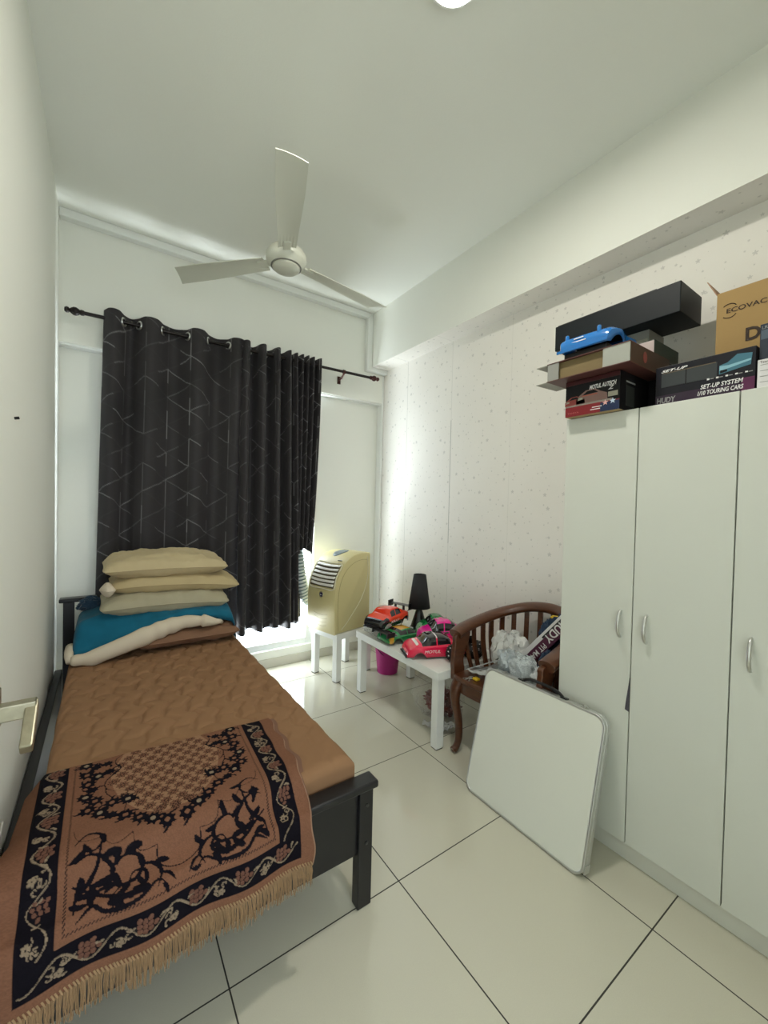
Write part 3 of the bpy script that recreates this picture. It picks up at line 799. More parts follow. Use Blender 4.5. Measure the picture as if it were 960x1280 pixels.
prof = [(.008, .405), (0, .412), (-.012, .60), (-.006, .74), (.018, .83), (.060, .905), (.115, .965), (.185, 1.003), (.27, 1.018), (.352, 1.012), (.368, 1.0), (.374, .96), (.377, .43), (.371, .405)]
W_ = .340
def acbody():
    b = MB(); b.M = AM
    P3 = smoothpath([(u, 0, z) for u, z in prof], 4)
    n = len(P3); secs = [(0.0, .012), (.004, .004), (.014, 0), (W_-.014, 0), (W_-.004, .004), (W_, .012)]
    c0 = Vector((.18, 0, .68)); vs = []
    for (v, ins) in secs:
        for p_ in P3:
            d = (c0-p_); d.normalize(); q = p_+d*ins; vs.append((q.x, v, q.z))
    fs = []
    for i in range(len(secs)-1):
        for k_ in range(n): fs.append((i*n+k_, i*n+(k_+1) % n, (i+1)*n+(k_+1) % n, (i+1)*n+k_))
    fs += [tuple(range(n))[::-1], tuple((len(secs)-1)*n+k_ for k_ in range(n))]
    b.add(vs, fs); return b.build('casing', ACM, ac, smooth=True, angle=32)
casing = acbody()
def ac_front(z):      # outermost depth of the front profile at height z
    zs = [p_[1] for p_ in prof[:9]]; us_ = [p_[0] for p_ in prof[:9]]
    return float(np.interp(z, zs, us_))
# air outlet: dark sheet painted as the shade inside, frame and six slats following the curve
b = MB(); b.M = AM
lv = [(ac_front(z)-.002, z) for z in np.linspace(.755, .925, 12)]
b.grid(lambda u, v: (np.interp(v, np.linspace(0, 1, 12), [q[0] for q in lv])-.001, .03+u*(W_-.06), np.interp(v, np.linspace(0, 1, 12), [q[1] for q in lv])), 2, 24)
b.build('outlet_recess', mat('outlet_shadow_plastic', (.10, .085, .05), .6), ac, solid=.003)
def ac_nrm(z):
    du = ac_front(z+.01)-ac_front(z-.01); n_ = Vector((-.02, 0, du)); n_.normalize(); return n_
for i in range(6):
    b = MB(); b.M = AM; nq = 12
    def sl(q, r):
        z = .768+i*.0285+.018*r-.006*math.sin(q*PI); n_ = ac_nrm(z); o_ = .010-.007*r
        return (ac_front(z)+n_.x*o_, .034+q*(W_-.068), z+n_.z*o_)
    b.grid(sl, nq, 4); b.build('louver', mat('white_louver', (.85, .85, .80), .35), ac, smooth=True, solid=.003)
b = MB(); b.M = AM
fo = [(.022, .748), (W_-.022, .748), (W_-.022, .934), (.022, .934)]
ring = smoothpath([(ac_front(z)-.004, y, z) for y, z in [(.026, .750), (.15, .743), (W_-.026, .750), (W_-.024, .84), (W_-.026, .932), (.15, .932), (.026, .932), (.024, .84)]], 5, True)
b.tube(ring, .0045, 6, closed=True); b.build('outlet_frame', ACT, ac, smooth=True)
# badge, grooves under it, side line, rear seam, top panel
BP = basis((-.0125, W_*.47, .695), (0, 1, 0), (0, 0, 1), (1, 0, 0))
b = MB(); b.M = AM @ Matrix.Translation((ac_front(.695)-.004, W_*.47, .695)) @ Matrix.Rotation(-PI/2, 4, 'Y'); b.lathe([(.021, -.002), (.021, .004), (.016, .005)], n=24); bd = b.build('badge_ring', CHROME, ac, smooth=True)
b = MB(); b.M = AM @ Matrix.Translation((ac_front(.695)-.0085, W_*.47, .695)) @ Matrix.Rotation(-PI/2, 4, 'Y'); b.lathe([(.016, 0), (.012, .0015)], n=20); b.build('badge', mat('badge_purple', (.03, .015, .07), .25), bd)
b = MB(); b.M = AM @ Matrix.Translation((ac_front(.695)-.0105, W_*.47, .695)) @ Matrix.Rotation(-PI/2, 4, 'Y')
b.tube([(.006*math.cos(a_), .006*math.sin(a_), 0) for a_ in np.linspace(.6, 5.2, 12)], .0016, 5); b.build('badge_mark', mat('pale_print', (.7, .7, .7), .5), bd)
for i in range(4):
    z = .545-i*.030; hw = .085-i*.008
    b = MB(); b.M = AM; b.tube([(ac_front(z-.012*math.cos(q*PI/2))-.0005, W_*.5+q*hw, z-.012*math.cos(q*PI/2)) for q in np.linspace(-1, 1, 15)], .0016, 5)
    b.build('front_groove', mat('groove_ochre', (.30, .25, .11), .6), ac, smooth=True)
b = MB(); b.M = AM
b.tube(smoothpath([(.335, -.001, .985), (.345, -.001, .86), (.325, -.001, .75), (.27, -.001, .64), (.19, -.001, .55), (.12, -.001, .48), (.06, -.001, .43)], 6), .0022, 6)
b.build('side_line', ACT, ac, smooth=True)
b = MB(); b.M = AM
b.tube(smoothpath([(.028, -.001, .43), (.02, -.001, .60), (.03, -.001, .74), (.06, -.001, .83), (.115, -.001, .90), (.19, -.001, .945), (.27, -.001, .962), (.33, -.001, .958)], 6), .0013, 6)
b.build('side_groove', mat('groove_ochre'), ac, smooth=True)
b = MB(); b.M = AM
def tp(u, v):
    a_ = 2*PI*u; r_ = v; uu = .215+.075*r_*math.cos(a_); yy = W_*.56+.05*r_*math.sin(a_)
    return (uu, yy, float(np.interp(uu, [.06, .115, .185, .27, .345], [.905, .965, 1.003, 1.018, 1.012]))+.004)
b.grid(tp, 32, 6); b.build('control_panel', mat('panel_grey_blue', (.16, .20, .22), .3), ac, smooth=True, solid=.004)
b = MB(); b.M = AM; b.box((.10, .06, .957), (.135, .10, .962)); b.build('display', mat('panel_grey_blue'), ac)
b = MB(); b.M = AM @ Matrix.Translation((.372, .12, .76)) @ Matrix.Rotation(PI/2, 4, 'Y'); b.lathe([(.075, 0), (.075, .03), (.06, .05)], n=28); b.build('hose_collar', mat('black_plastic', (.012, .012, .013), .4), ac, smooth=True)
HOSE = mat('pale_grey_hose', (.52, .56, .57), .45)
hp = smoothpath([(.92, 1.92, .74), (.80, 2.01, .70), (.66, 2.035, .60), (.54, 2.02, .55), (.475, 2.01, .65), (.44, 2.005, .80), (.425, 2.02, .93), (.42, 2.10, 1.00)], 22)
b = MB(); NR = len(hp)
b.tube(hp, lambda t: .052+.0055*math.sin(t*NR*PI*.5), 22, mi=0); b.m = [0 if ((i//22) % 4) < 2 else 1 for i in range(len(b.f)-2)]+[0, 0]
b.build('exhaust_hose', [HOSE, mat('hose_rib_slate', (.10, .16, .18), .5)], ac, smooth=True, angle=180)
b = MB(); b.tube([(.42, 2.085, 1.0), (.42, 2.165, 1.0)], .068, 24); b.build('window_adapter', HOSE, ac, smooth=True)

# ------------------------------------------------------------------ low white table and what stands on it
tb = thing('low_table', 'long low white table with square legs along the right wall', 'table', (.9, .95, 0))
MB().box((.640, .505, .40), (1.175, 1.400, .45)).build('table_top', WHITE, tb, bevel=.002)
for x in (.650, 1.112):
    for y in (.515, 1.340):
        lg = MB().box((x, y, .006), (x+.052, y+.05, .40)).build('leg', WHITE, tb, bevel=.0015)
        MB().box((x+.003, y+.003, 0), (x+.049, y+.047, .006)).build('foot_pad', FELT, lg)
lamp = thing('table_lamp', 'small black table lamp with tapered shade on the low white table', 'lamp', (1.065, 1.19, .45))
LC = (1.065, 1.19, 0)
MB().lathe([(.070, .452), (.072, .46), (.060, .475), (.045, .53), (.030, .58), (.018, .61), (.012, .63)], LC).build('lamp_base', mat('black_ceramic', (.008, .008, .009), .25), lamp, smooth=True)
b = MB(); b.lathe([(.082, .615), (.046, .865)], LC, 40, cap=False); b.build('lamp_shade', mat('black_fabric_shade', (.012, .012, .014), .75), lamp, smooth=True, solid=.003)
MB().lathe([(.012, .62), (.016, .65), (.028, .69), (.028, .71), (.01, .735)], LC).build('bulb', mat('bulb_white', (.75, .75, .72), .3), lamp, smooth=True)
MB().tube(smoothpath([(.997, 1.19, .458), (.93, 1.22, .456), (.955, 1.25, .53), (.985, 1.205, .615)], 8), .0025, 6).build('lamp_cord', mat('brown_flex', (.12, .06, .03), .5), lamp, smooth=True)

def car(name, label, loc, ang, L=.36, W=.165, Hh=.108, colors=None, stripe=None, wing=True, nose=None, glass=(.015, .015, .018), front_glass=True, lift=0, group='painted toy car shells', roll=0, wingcol=(.012, .012, .012), txt=None):
    t_ = thing(name, label, 'toy car', loc, group)
    M_ = Matrix.Translation(loc) @ Matrix.Rotation(ang, 4, 'Z') @ Matrix.Rotation(roll, 4, 'X')
    mats = [mat('shell_'+name_c(c_), c_, .16, spec=.6, coat=.5) for c_ in colors]+[mat('toy_window', glass, .12, coat=.5)]
    G = len(mats)-1
    xs_ = np.array([0, .04, .14, .30, .36, .50, .64, .74, .88, .96, 1.0])     # tail (0) to nose (1)
    belt = np.array([.40, .60, .66, .66, .64, .60, .60, .60, .56, .44, .26])*Hh
    roof = np.array([.40, .62, .70, .90, .97, 1.0, .96, .70, .57, .45, .26])*Hh
    def sec(u):
        bt = float(np.interp(u, xs_, belt)); rf_ = float(np.interp(u, xs_, roof))
        w = W/2*(1-.16*abs(2*u-1)**5-.03*math.cos(u*4*PI))
        lo = .012
        for c_ in (.20, .80):
            d = abs(u-c_)*L; R_ = .037
            if d < R_: lo = max(lo, math.sqrt(R_*R_-d*d)+.004)
        lo = min(lo, bt*.86)
        cab = max(0, rf_-bt)
        wr_ = w*(.70 if cab > .006 else .82)
        bulge = .004*math.exp(-((u-.2)/.09)**2)+.004*math.exp(-((u-.8)/.09)**2)
        half = [(w*.985, lo), (w+bulge, lo+(bt-lo)*.45), (w+bulge*.5, bt*.90), (w*.93, bt), (w*.86, bt+cab*.04), (wr_, bt+cab*.85+.0005), (wr_*.82, bt+cab+.001), (0, bt+cab*1.03+.002)]
        pts = half+[(-a, z) for a, z in half[-2::-1]]
        return pts
    NU, NV = 46, 15
    def f(u, v):
        p_ = sec(u)[int(round(v*(NV-1)))]; return ((u-.5)*L, p_[0], p_[1])
    def mi(u, v):
        r_ = int(v*(NV-1)); cabin = .30 < u < .745
        if .34 < u < .66 and r_ in (4, 9): return G if abs(u-.50) > .012 else 0
        if front_glass and (.655 < u < .745 or .27 < u < .36) and 4 <= r_ <= 9: return G
        if stripe: return stripe(u, r_)
        return 0
    b = MB(); b.M = M_; b.grid(f, NU, NV, mi)
    b.f += [tuple(range(0, NU*NV, NU)), tuple(range(NU-1, NU*NV, NU))]; b.m += [0, (1 if name_c(colors[0]) == name_c(RED) else 0)]
    b.build('body_shell', mats, t_, smooth=True, angle=38, solid=.002)
    b = MB(); b.M = M_
    b.box((.5*L-.012, -W*.40, .006), (.5*L+.012, W*.40, .014)).box((.5*L-.004, -W*.30, .014), (.5*L+.004, W*.30, .026))
    b.build('front_splitter', mat('black_plastic'), t_, bevel=.002)
    for sg in (-1, 1):
        b = MB(); b.M = M_; b.box((.445*L, sg*W*.30-.016, .036), (.478*L, sg*W*.30+.016, .048)); b.build('headlamp', mat('toy_headlamp', (.7, .7, .72), .15), t_, bevel=.003)
    if wing:
        wm = mat('wing_'+name_c(wingcol), wingcol, .3)
        b = MB(); b.M = M_; b.box((-.5*L-.03, -W*.50, Hh*.90), (-.5*L+.022, W*.50, Hh*.90+.004)); wg = b.build('rear_wing', wm, t_, bevel=.0015)
        for sg in (-1, 1):
            b = MB(); b.M = M_; b.box((-.5*L-.034, sg*W*.50-.002, Hh*.70), (-.5*L+.028, sg*W*.50+.002, Hh*1.08)); b.build('wing_end_plate', wm, wg)
            b = MB(); b.M = M_; b.box((-.5*L+.0, sg*W*.2-.003, Hh*.45), (-.5*L+.022, sg*W*.2+.003, Hh*.90)); b.build('wing_stay', wm, wg)
    if txt:
        for sg in (-1, 1):
            xd = M_.to_3x3() @ Vector((1 if sg < 0 else -1, 0, 0)); up = M_.to_3x3() @ Vector((0, 0, 1))
            org = M_ @ Vector((-.085 if sg < 0 else .085, sg*(W/2+.0065), .040))
            text('side_lettering', txt, org, xd, up, .017, mat('white_print', (.8, .8, .8), .5), t_, shear=.25, width=.10)
    return t_
def name_c(c_): return '_'.join(str(int(x*100)) for x in c_)
RED = (.80, .045, .015); HOT = (.80, .012, .075); MAG = (.80, .010, .30); GRN = (.01, .20, .05); YEL = (.62, .33, .03); BLK = (.012, .012, .013)
def angv(a, b): return math.atan2(b[1]-a[1], b[0]-a[0])
# clear display box under the red shell
CLR = clear_mat('clear_acrylic', (.85, .9, .88), .22, .08)
cb = thing('display_box', 'clear plastic box at the table end under the orange red toy car', 'box', (.765, 1.27, .451))
b = MB(); x0, x1, y0_, y1_, z0, z1 = .685, .855, 1.185, 1.365, .4512, .512
for a_, c_ in (((x0, y0_, z0), (x1, y0_+.003, z1)), ((x0, y1_-.003, z0), (x1, y1_, z1)), ((x0, y0_+.003, z0), (x0+.003, y1_-.003, z1)), ((x1-.003, y0_+.003, z0), (x1, y1_-.003, z1)), ((x0+.003, y0_+.003, z0), (x1-.003, y1_-.003, z0+.003))): b.box(a_, c_)
b.build('box_walls', CLR, cb)
MB().box((x0-.002, y0_-.002, z1), (x1+.002, y1_+.002, z1+.004)).build('box_lid', CLR, cb)
car('toy_car_shell', 'orange red toy car shell with dark nose on a clear box', (.80, 1.235, .518), PI+.30, L=.33, W=.19, Hh=.125, colors=[RED, BLK], stripe=lambda u, r: 1 if (u > .80 and r not in (5, 6, 7, 8) or u > .92 or r in (0, 13)) else 0, txt='XRAY', front_glass=False)
car('toy_car_shell', 'green toy car shell with yellow roof and black rear wing', (.805, 1.07, .4525), .06, L=.31, W=.17, Hh=.085, colors=[GRN, YEL, BLK], stripe=lambda u, r: 1 if (u < .62 and r in (6, 7) and u > .34) or (u < .1 and r > 8) else (2 if .1 < u < .2 and 4 < r < 10 else 0))
car('toy_car_shell', 'magenta pink toy car shell behind the hot red one', (1.0, .868, .4525), PI-.50, L=.33, W=.18, Hh=.160, colors=[MAG, (.70, .40, .05), BLK], stripe=lambda u, r: 1 if (.10 < u < .30 and r in (1, 2, 12, 13) and (u-.2)**2 > .0035) else (2 if .42 < u < .6 and r in (2, 12) else 0), wing=False)
car('toy_car_shell', 'hot red toy car shell with dark windows at the front of the table', (.815, .745, .4525), PI-.42, L=.37, W=.19, Hh=.125, colors=[HOT, BLK, (.75, .70, .70)], stripe=lambda u, r: 1 if (.36 < u < .66 and 5 <= r <= 8 and not .49 < u < .52) else (2 if .49 <= u <= .52 and 5 <= r <= 8 or (.80 < u < .84 and r in (6, 7)) else 0), txt='MOTUL', wing=True)
car('toy_car_shell', 'dark green toy car shell at the back beside the lamp foot', (1.075, 1.02, .4525), PI-.5, L=.26, W=.15, Hh=.145, colors=[GRN, BLK], wing=False)
def wheel(label, c, axis, r=.052, w=.045, group='black rubber toy wheels'):
    t_ = thing('wheel_toy', label, 'toy wheel', c, group)
    ax = Vector(axis).normalized(); sd = ax.orthogonal().normalized(); M_ = basis(c, sd, ax.cross(sd), ax)
    b = MB(); b.M = M_; b.lathe([(r*.55, -w/2), (r*.9, -w/2), (r, -w*.3), (r, w*.3), (r*.9, w/2), (r*.55, w/2)], n=36); b.build('tyre', mat('tyre_rubber', (.012, .012, .012), .8, bump=.5, bscale=150), t_, smooth=True)
    b = MB(); b.M = M_
    for k_ in range(24):
        a_ = 2*PI*k_/24
        for z in (-w*.3, w*.1): b.box((r*math.cos(a_)-.004, r*math.sin(a_)-.004, z), (r*math.cos(a_)+.004, r*math.sin(a_)+.004, z+w*.2))
    o = b.build('tread', mat('tyre_rubber'), t_)
    b = MB(); b.M = M_; b.lathe([(.004, w*.28), (r*.25, w*.30), (r*.5, w*.42), (r*.56, w*.46)], n=24); b.build('rim', mat('rim_grey', (.35, .35, .36), .3, .6), t_, smooth=True)
    b = MB(); b.M = M_
    for k_ in range(10):
        a_ = 2*PI*k_/10; b.box((r*.74*math.cos(a_)-.004, r*.74*math.sin(a_)-.003, w*.5-.001), (r*.74*math.cos(a_)+.004, r*.74*math.sin(a_)+.003, w*.5+.001))
    b.build('tyre_print', mat('white_print'), t_)
wheel('black toy wheel leaning at the table corner before the hot red car', (.838, .575, .503), (-.75, -.6, .28))
wheel('black toy wheel lying flat on the table seen between the chair slats', (1.00, .585, .474), (0, 0, 1), .055)
wheel('black toy wheel lying at the back of the table near the wall', (1.11, .66, .474), (0, 0, 1), .055)

# ------------------------------------------------------------------ bucket and bags on the floor
bk = thing('bucket', 'magenta plastic bucket on the floor behind the low white table', 'bucket', (1.045, 1.555, 0))
BC = (1.045, 1.555, 0)
BM = mat('magenta_plastic', (.36, .012, .16), .35)
MB().lathe([(.004, .006), (.080, .002), (.084, .004), (.108, .232), (.116, .232), (.117, .24), (.105, .241), (.081, .012), (.004, .010)], BC, 36, cap=False).build('pail', BM, bk, smooth=True)
MB().tube([(BC[0]+.116*math.cos(a_)*.99, BC[1]-.09*math.sin(a_)*.9, .228-.085*math.sin(a_)) for a_ in np.linspace(0.02, PI-.02, 24)], .0035, 6).build('handle', mat('dark_purple_handle', (.10, .005, .05), .4), bk, smooth=True)
def film(name, c, r, m, parent=None, seed=0, amp=.35, freq=2.2, n=17, minz=.003, top=None):
    n = min(n, 20); rj = random.Random(seed); b = MB()
    J = [[Vector((rj.uniform(-1, 1), rj.uniform(-1, 1), rj.uniform(-1, 1))) for i in range(n*2)] for j in range(n)]
    def f(u, v):
        i = int(round(u*(n*2-1))) % (n*2-1); j = int(round(v*(n-1)))
        th = 2*PI*i/(n*2-1); ph = PI*j/(n-1); d = Vector((math.sin(ph)*math.cos(th), math.sin(ph)*math.sin(th), math.cos(ph)))
        k_ = 1+amp*noise.noise(d*freq+Vector((seed, seed*1.7, seed*.3)))
        jt = J[j][i]*(.10 if 0 < j < n-1 else 0)
        p_ = Vector((c[0]+(d.x*k_+jt.x)*r[0], c[1]+(d.y*k_+jt.y)*r[1], c[2]+(d.z*k_+jt.z)*r[2])); p_.z = max(p_.z, minz); return p_
    b.grid(f, n*2, n)
    o = b.build(name, m, parent, smooth=True, angle=24); return o
def bagmat(name, tint, alpha, rough=.15):
    return clear_mat(name, tint, alpha, rough)
tag(lump('red_toy_parts', (.97, .81, .075), (.085, .12, .07), mat('maroon_red_plastic', (.16, .025, .02), .4, var=.5, vscale=30), seed=12, amp=.35, freq=4, crease=.3, minz=.004), 'dark red toy parts inside the clear bag under the low table', 'toy')
tag(film('plastic_bag', (.94, .83, .12), (.15, .19, .15), bagmat('clear_film', (.9, .9, .9), .08, .06), seed=5, amp=.22), 'crumpled clear plastic bag on the floor under the low white table', 'bag')
tag(film('plastic_bag', (.90, .27, .135), (.10, .11, .13), bagmat('smoky_film', (.55, .55, .55), .55, .2), seed=8), 'smoky grey plastic bag on the floor under the wooden chair', 'bag')
b = MB(); b.grid(lambda u, v: (.80+.10*u-.05*v, .62+.14*v-.04*u, .006+.05*abs(ns(u*4, v*3, 9))+.03*u*(1-v)), 16, 16)
tag(b.build('plastic_scrap', bagmat('milky_film', (.8, .8, .8), .5, .2), smooth=True, solid=.001), 'milky scrap of plastic film on the floor behind the table leg', 'plastic scrap')

# ------------------------------------------------------------------ wooden armchair
ch = thing('armchair', 'round-backed brown wooden armchair with slats piled with bags by the wardrobe', 'armchair', (.95, .2, 0))
rail = [(.752, .492, .655), (.80, .497, .672), (.87, .497, .690), (.96, .485, .713), (1.05, .452, .742), (1.13, .398, .770), (1.19, .315, .797), (1.213, .205, .810), (1.195, .095, .800), (1.13, .005, .775), (1.05, -.045, .748), (.96, -.070, .718), (.87, -.078, .692), (.80, -.080, .674), (.762, -.080, .662)]
RP_ = smoothpath(rail, 7)
secr = [(math.cos(2*PI*k_/14)*1.0, (abs(math.sin(2*PI*k_/14))**.8)*(1 if math.sin(2*PI*k_/14) > 0 else -1)*.66) for k_ in range(14)]
b = MB(); b.tube(RP_, lambda t: .036+.006*math.cos((t-.5)*2*PI)*-1*.5+.004, 14, sec=secr); b.build('top_rail', WOOD, ch, smooth=True)
CC = Vector((.96, .207, 0))
def seatpt(p_): return Vector((CC.x+(p_.x-CC.x)*.83, CC.y+(p_.y-CC.y)*.86, .425))
for i in range(16):
    t = .125+i*(.75/15); p_ = RP_[int(t*(len(RP_)-1))]
    q = seatpt(p_); d = (p_-CC); d.z = 0; d.normalize(); sd = d.cross(Vector((0, 0, 1)))
    b = MB(); mid = (p_+q)/2+d*.014; pts = smoothpath([q, mid, Vector((p_.x, p_.y, p_.z-.01))], 6)
    b.tube(pts, 1, 4, sec=[(.0125, .006), (-.0125, .006), (-.0125, -.006), (.0125, -.006)]) if False else None
    for a_, c_ in zip(pts[:-1], pts[1:]):
        v = [a_+sd*.0135+d*.007, a_-sd*.0135+d*.007, a_-sd*.0135-d*.007, a_+sd*.0135-d*.007]
        v2 = [c_+sd*.0135+d*.007, c_-sd*.0135+d*.007, c_-sd*.0135-d*.007, c_+sd*.0135-d*.007]
        b.add([*v, *v2], [(0, 1, 5, 4), (1, 2, 6, 5), (2, 3, 7, 6), (3, 0, 4, 7)])
    b.build('back_slat', WOOD, ch)
# scrolled arm supports at the front
for sg, yy in ((1, .482), (-1, -.066)):
    prof_ = [(.735, .40), (.80, .40), (.812, .45), (.802, .50), (.812, .56), (.842, .62), (.845, .668), (.742, .655), (.735, .62), (.728, .56), (.722, .50), (.728, .44)]
    P3 = smoothpath([(x, 0, z) for x, z in prof_], 4, True)
    b = MB(); b.prism([(p_.x, yy-.014, p_.z) for p_ in P3], (0, .028, 0)); b.build('arm_support', WOOD, ch, smooth=True, bevel=.003, angle=35)
# seat with rounded outline
out = [(.728, -.058), (.722, .207), (.728, .472), (.86, .468), (1.0, .445), (1.09, .38), (1.125, .207), (1.09, .035), (1.0, -.03), (.86, -.054)]
SP = smoothpath([(x, y, 0) for x, y in out], 5, True)
b = MB(); b.prism([(p_.x, p_.y, .412) for p_ in SP], (0, 0, .028)); b.build('seat', WOOD, ch, smooth=True, bevel=.006, angle=35)
b = MB(); b.prism([(CC.x+(p_.x-CC.x)*.93, CC.y+(p_.y-CC.y)*.93, .345) for p_ in SP], (0, 0, .067)); b.build('apron', WOOD, ch, smooth=True, bevel=.004, angle=35)
def leg(pts, rad):
    b = MB(); P3 = smoothpath(pts, 6); b.tube(P3, lambda t: float(np.interp(t, [0, .15, .3, .75, .9, 1], rad)), 12); b.build('leg', WOOD, ch, smooth=True)
for yy, s_ in ((.450, 1), (-.036, -1)):
    leg([(.755, yy, .41), (.735, yy+.010*s_, .35), (.733, yy+.008*s_, .28), (.752, yy, .18), (.758, yy, .08), (.744, yy+.004*s_, .03), (.722, yy+.006*s_, .012)], [.036, .034, .026, .019, .020, .022])
for yy, s_ in ((.375, 1), (.04, -1)):
    leg([(1.04, yy, .41), (1.06, yy+.005*s_, .25), (1.10, yy+.02*s_, .008)], [.024, .023, .021, .019, .018, .018])

# things heaped on the chair
tag(film('plastic_bag', (.955, .275, .575), (.085, .105, .125), bagmat('grey_white_bag', (.62, .62, .60), .9, .25), seed=21, minz=.443, n=60), 'crumpled grey white plastic bag standing on the chair seat against the slats', 'bag')
CHK = mat('checked_cloth', (.5, .55, .56), .8); k = NT(CHK)
tc = k.new('ShaderNodeTexCoord'); vt = k.new('ShaderNodeTexVoronoi', Scale=150.0, Randomness=.1); k.link(tc.outputs['Object'], vt.inputs['Vector'])
k.link(k.mix(k.math('LESS_THAN', vt.outputs['Distance'], .42), (.50, .54, .55, 1), (.33, .36, .38, 1)), k.b.inputs['Base Color'])
tag(film('cloth', (.825, .085, .565), (.045, .075, .085), CHK, seed=43, amp=.3, freq=2.6, minz=.46), 'grey dotted cloth draped over the heap on the chair', 'cloth')
tag(film('cloth', (.845, .195, .575), (.055, .06, .065), mat('pale_grey_cloth', (.42, .46, .48), .85, sheen=.05), seed=31, minz=.46, n=50), 'pale grey crumpled cloth beside the dotted cloth on the chair', 'cloth')
tag(film('cloth', (.845, -.005, .560), (.055, .045, .055), mat('white_grey_cloth', (.60, .63, .65), .85, sheen=.05), seed=37, minz=.46, n=50), 'whitish crumpled cloth near the right chair arm', 'cloth')
tag(lump('fabric_bag', (1.075, .06, .63), (.075, .10, .17), mat('navy_nylon', (.006, .025, .065), .55), seed=15, amp=.22, freq=2.2, crease=.25, minz=.443, n=50), 'dark navy fabric bag slumped at the back of the chair', 'bag')
tag(lump('fabric_bag', (.885, -.005, .60), (.06, .035, .085), mat('navy_nylon'), seed=25, amp=.2, freq=2.2, crease=.2, minz=.50, n=40), 'dark navy cloth bag wedged between the printed box and the right chair arm', 'bag')
tag(lump('fabric_bag', (.86, .09, .50), (.075, .10, .055), mat('dark_blue_nylon', (.010, .018, .05), .6), seed=19, amp=.22, freq=2.2, crease=.2, minz=.443, n=40), 'flat dark blue bag on the seat under the grey cloths', 'bag')
# clear bag sloping from the seat edge
b = MB(); b.grid(lambda u, v: (.765+.11*u+.01*ns(u*4, v*4, 5), .43-.19*v, .462+.085*v*(.4+.6*u)+.030*ns(u*3.5, v*3.5, 3)), 11, 13)
o = b.build('plastic_bag', bagmat('glossy_clear_bag', (.75, .78, .78), .42, .08), smooth=True, solid=.002, angle=12); tag(o, 'glossy clear bag lying on the left front of the chair seat', 'bag')
b = MB(); b.box((0, 0, 0), (.012, .235, .006)); 
o_ = Vector((.79, .42, .476)); d_ = (Vector((.80, .20, .60))-o_).normalized(); sd_ = Vector((1, 0, 0)); nn = sd_.cross(d_)
b = MB(); b.M = basis(o_, sd_, d_, nn); b.box((0, 0, 0), (.055, .24, .005)); tag(b.build('flat_packet', mat('silver_packet', (.55, .57, .60), .25, .3), bevel=.001), 'slim silver packet sloping up the clear bag on the chair', 'packet')
# long printed box leaning in the chair corner
pb = thing('pit_mat_box', 'long white and maroon box leaning against the chair back beside the wardrobe', 'box', (.92, .15, .55))
p0 = Vector((.935, .150, .600)); ax = (Vector((.985, -.075, .885))-p0).normalized(); side = Vector((-1, -.25, 0)); side = (side-ax*side.dot(ax)).normalized(); upn = ax.cross(side)
if upn.z < 0: upn = -upn
PM = basis(p0, ax, upn, side)     # local x along box, y = up across the face, z = towards the bed
b = MB(); b.M = PM; b.box((-.06, -.044, -.05), (.335, .028, 0)); b.build('box_body', mat('maroon_card', (.085, .016, .045), .5), pb, bevel=.002)
b = MB(); b.M = PM; b.box((-.0595, .006, -.049), (.3345, .0285, .0012)); b.build('white_band', mat('white_card', (.72, .71, .72), .5), pb)
fz = .0022
P_ = lambda x, y: PM @ Vector((x, y, fz))
xd = PM.to_3x3() @ Vector((-1, 0, 0)); up = PM.to_3x3() @ Vector((0, -1, 0))
WP = mat('white_print', (.8, .8, .8), .5)
text('lettering', 'HUDY', P_(.300, .010), xd, up, .040, WP, pb, width=.150, bold=.02)
text('lettering', 'PIT MAT', P_(.130, -.008), xd, up, .027, WP, pb, width=.125, bold=.01)
b = MB(); b.M = PM; b.box((.145, .0062, .001), (.305, .016, .0016)); b.build('dark_shadow_print', mat('black_card_edge', (.02, .022, .024), .5), pb)
b = MB(); b.M = rotz(.3, (1.085, .085, .785)); b.box((-.014, -.022, -.02), (.014, .022, .022)); b.box((-.006, -.025, .022), (.006, .015, .028))
tag(b.build('glue_box', mat('bright_yellow', (.75, .50, .02), .4), bevel=.003), 'small bright yellow packet on top of the navy bag', 'packet')
ky = thing('key_ring', 'silver keys with a yellow tag at the front edge of the chair seat', 'keys', (.75, .36, .442))
b = MB(); b.tube([(.765+.014*math.cos(a_), .375+.014*math.sin(a_), .446) for a_ in np.linspace(0, 2*PI, 20, endpoint=False)], .0016, 6, closed=True); b.build('ring', CHROME, ky, smooth=True)
for a_, L_ in ((2.4, .055), (3.0, .05), (3.7, .05)):
    b = MB(); b.M = Matrix.Translation((.757, .375, .4455)) @ Matrix.Rotation(a_, 4, 'Z') @ Matrix.Rotation(.12, 4, 'Y'); b.box((0, -.003, 0), (L_*.7, .003, .002)).lathe([(.010, 0), (.010, .002)], (0, 0, 0), 14)
    for q in (0.4, .52, .62): b.box((L_*q, .003, 0), (L_*q+.004, .0055, .002))
    b.build('key', CHROME, ky)
b = MB(); b.box((.755, .325, .443), (.785, .358, .455)); b.build('tag', mat('bright_yellow'), ky, bevel=.004)

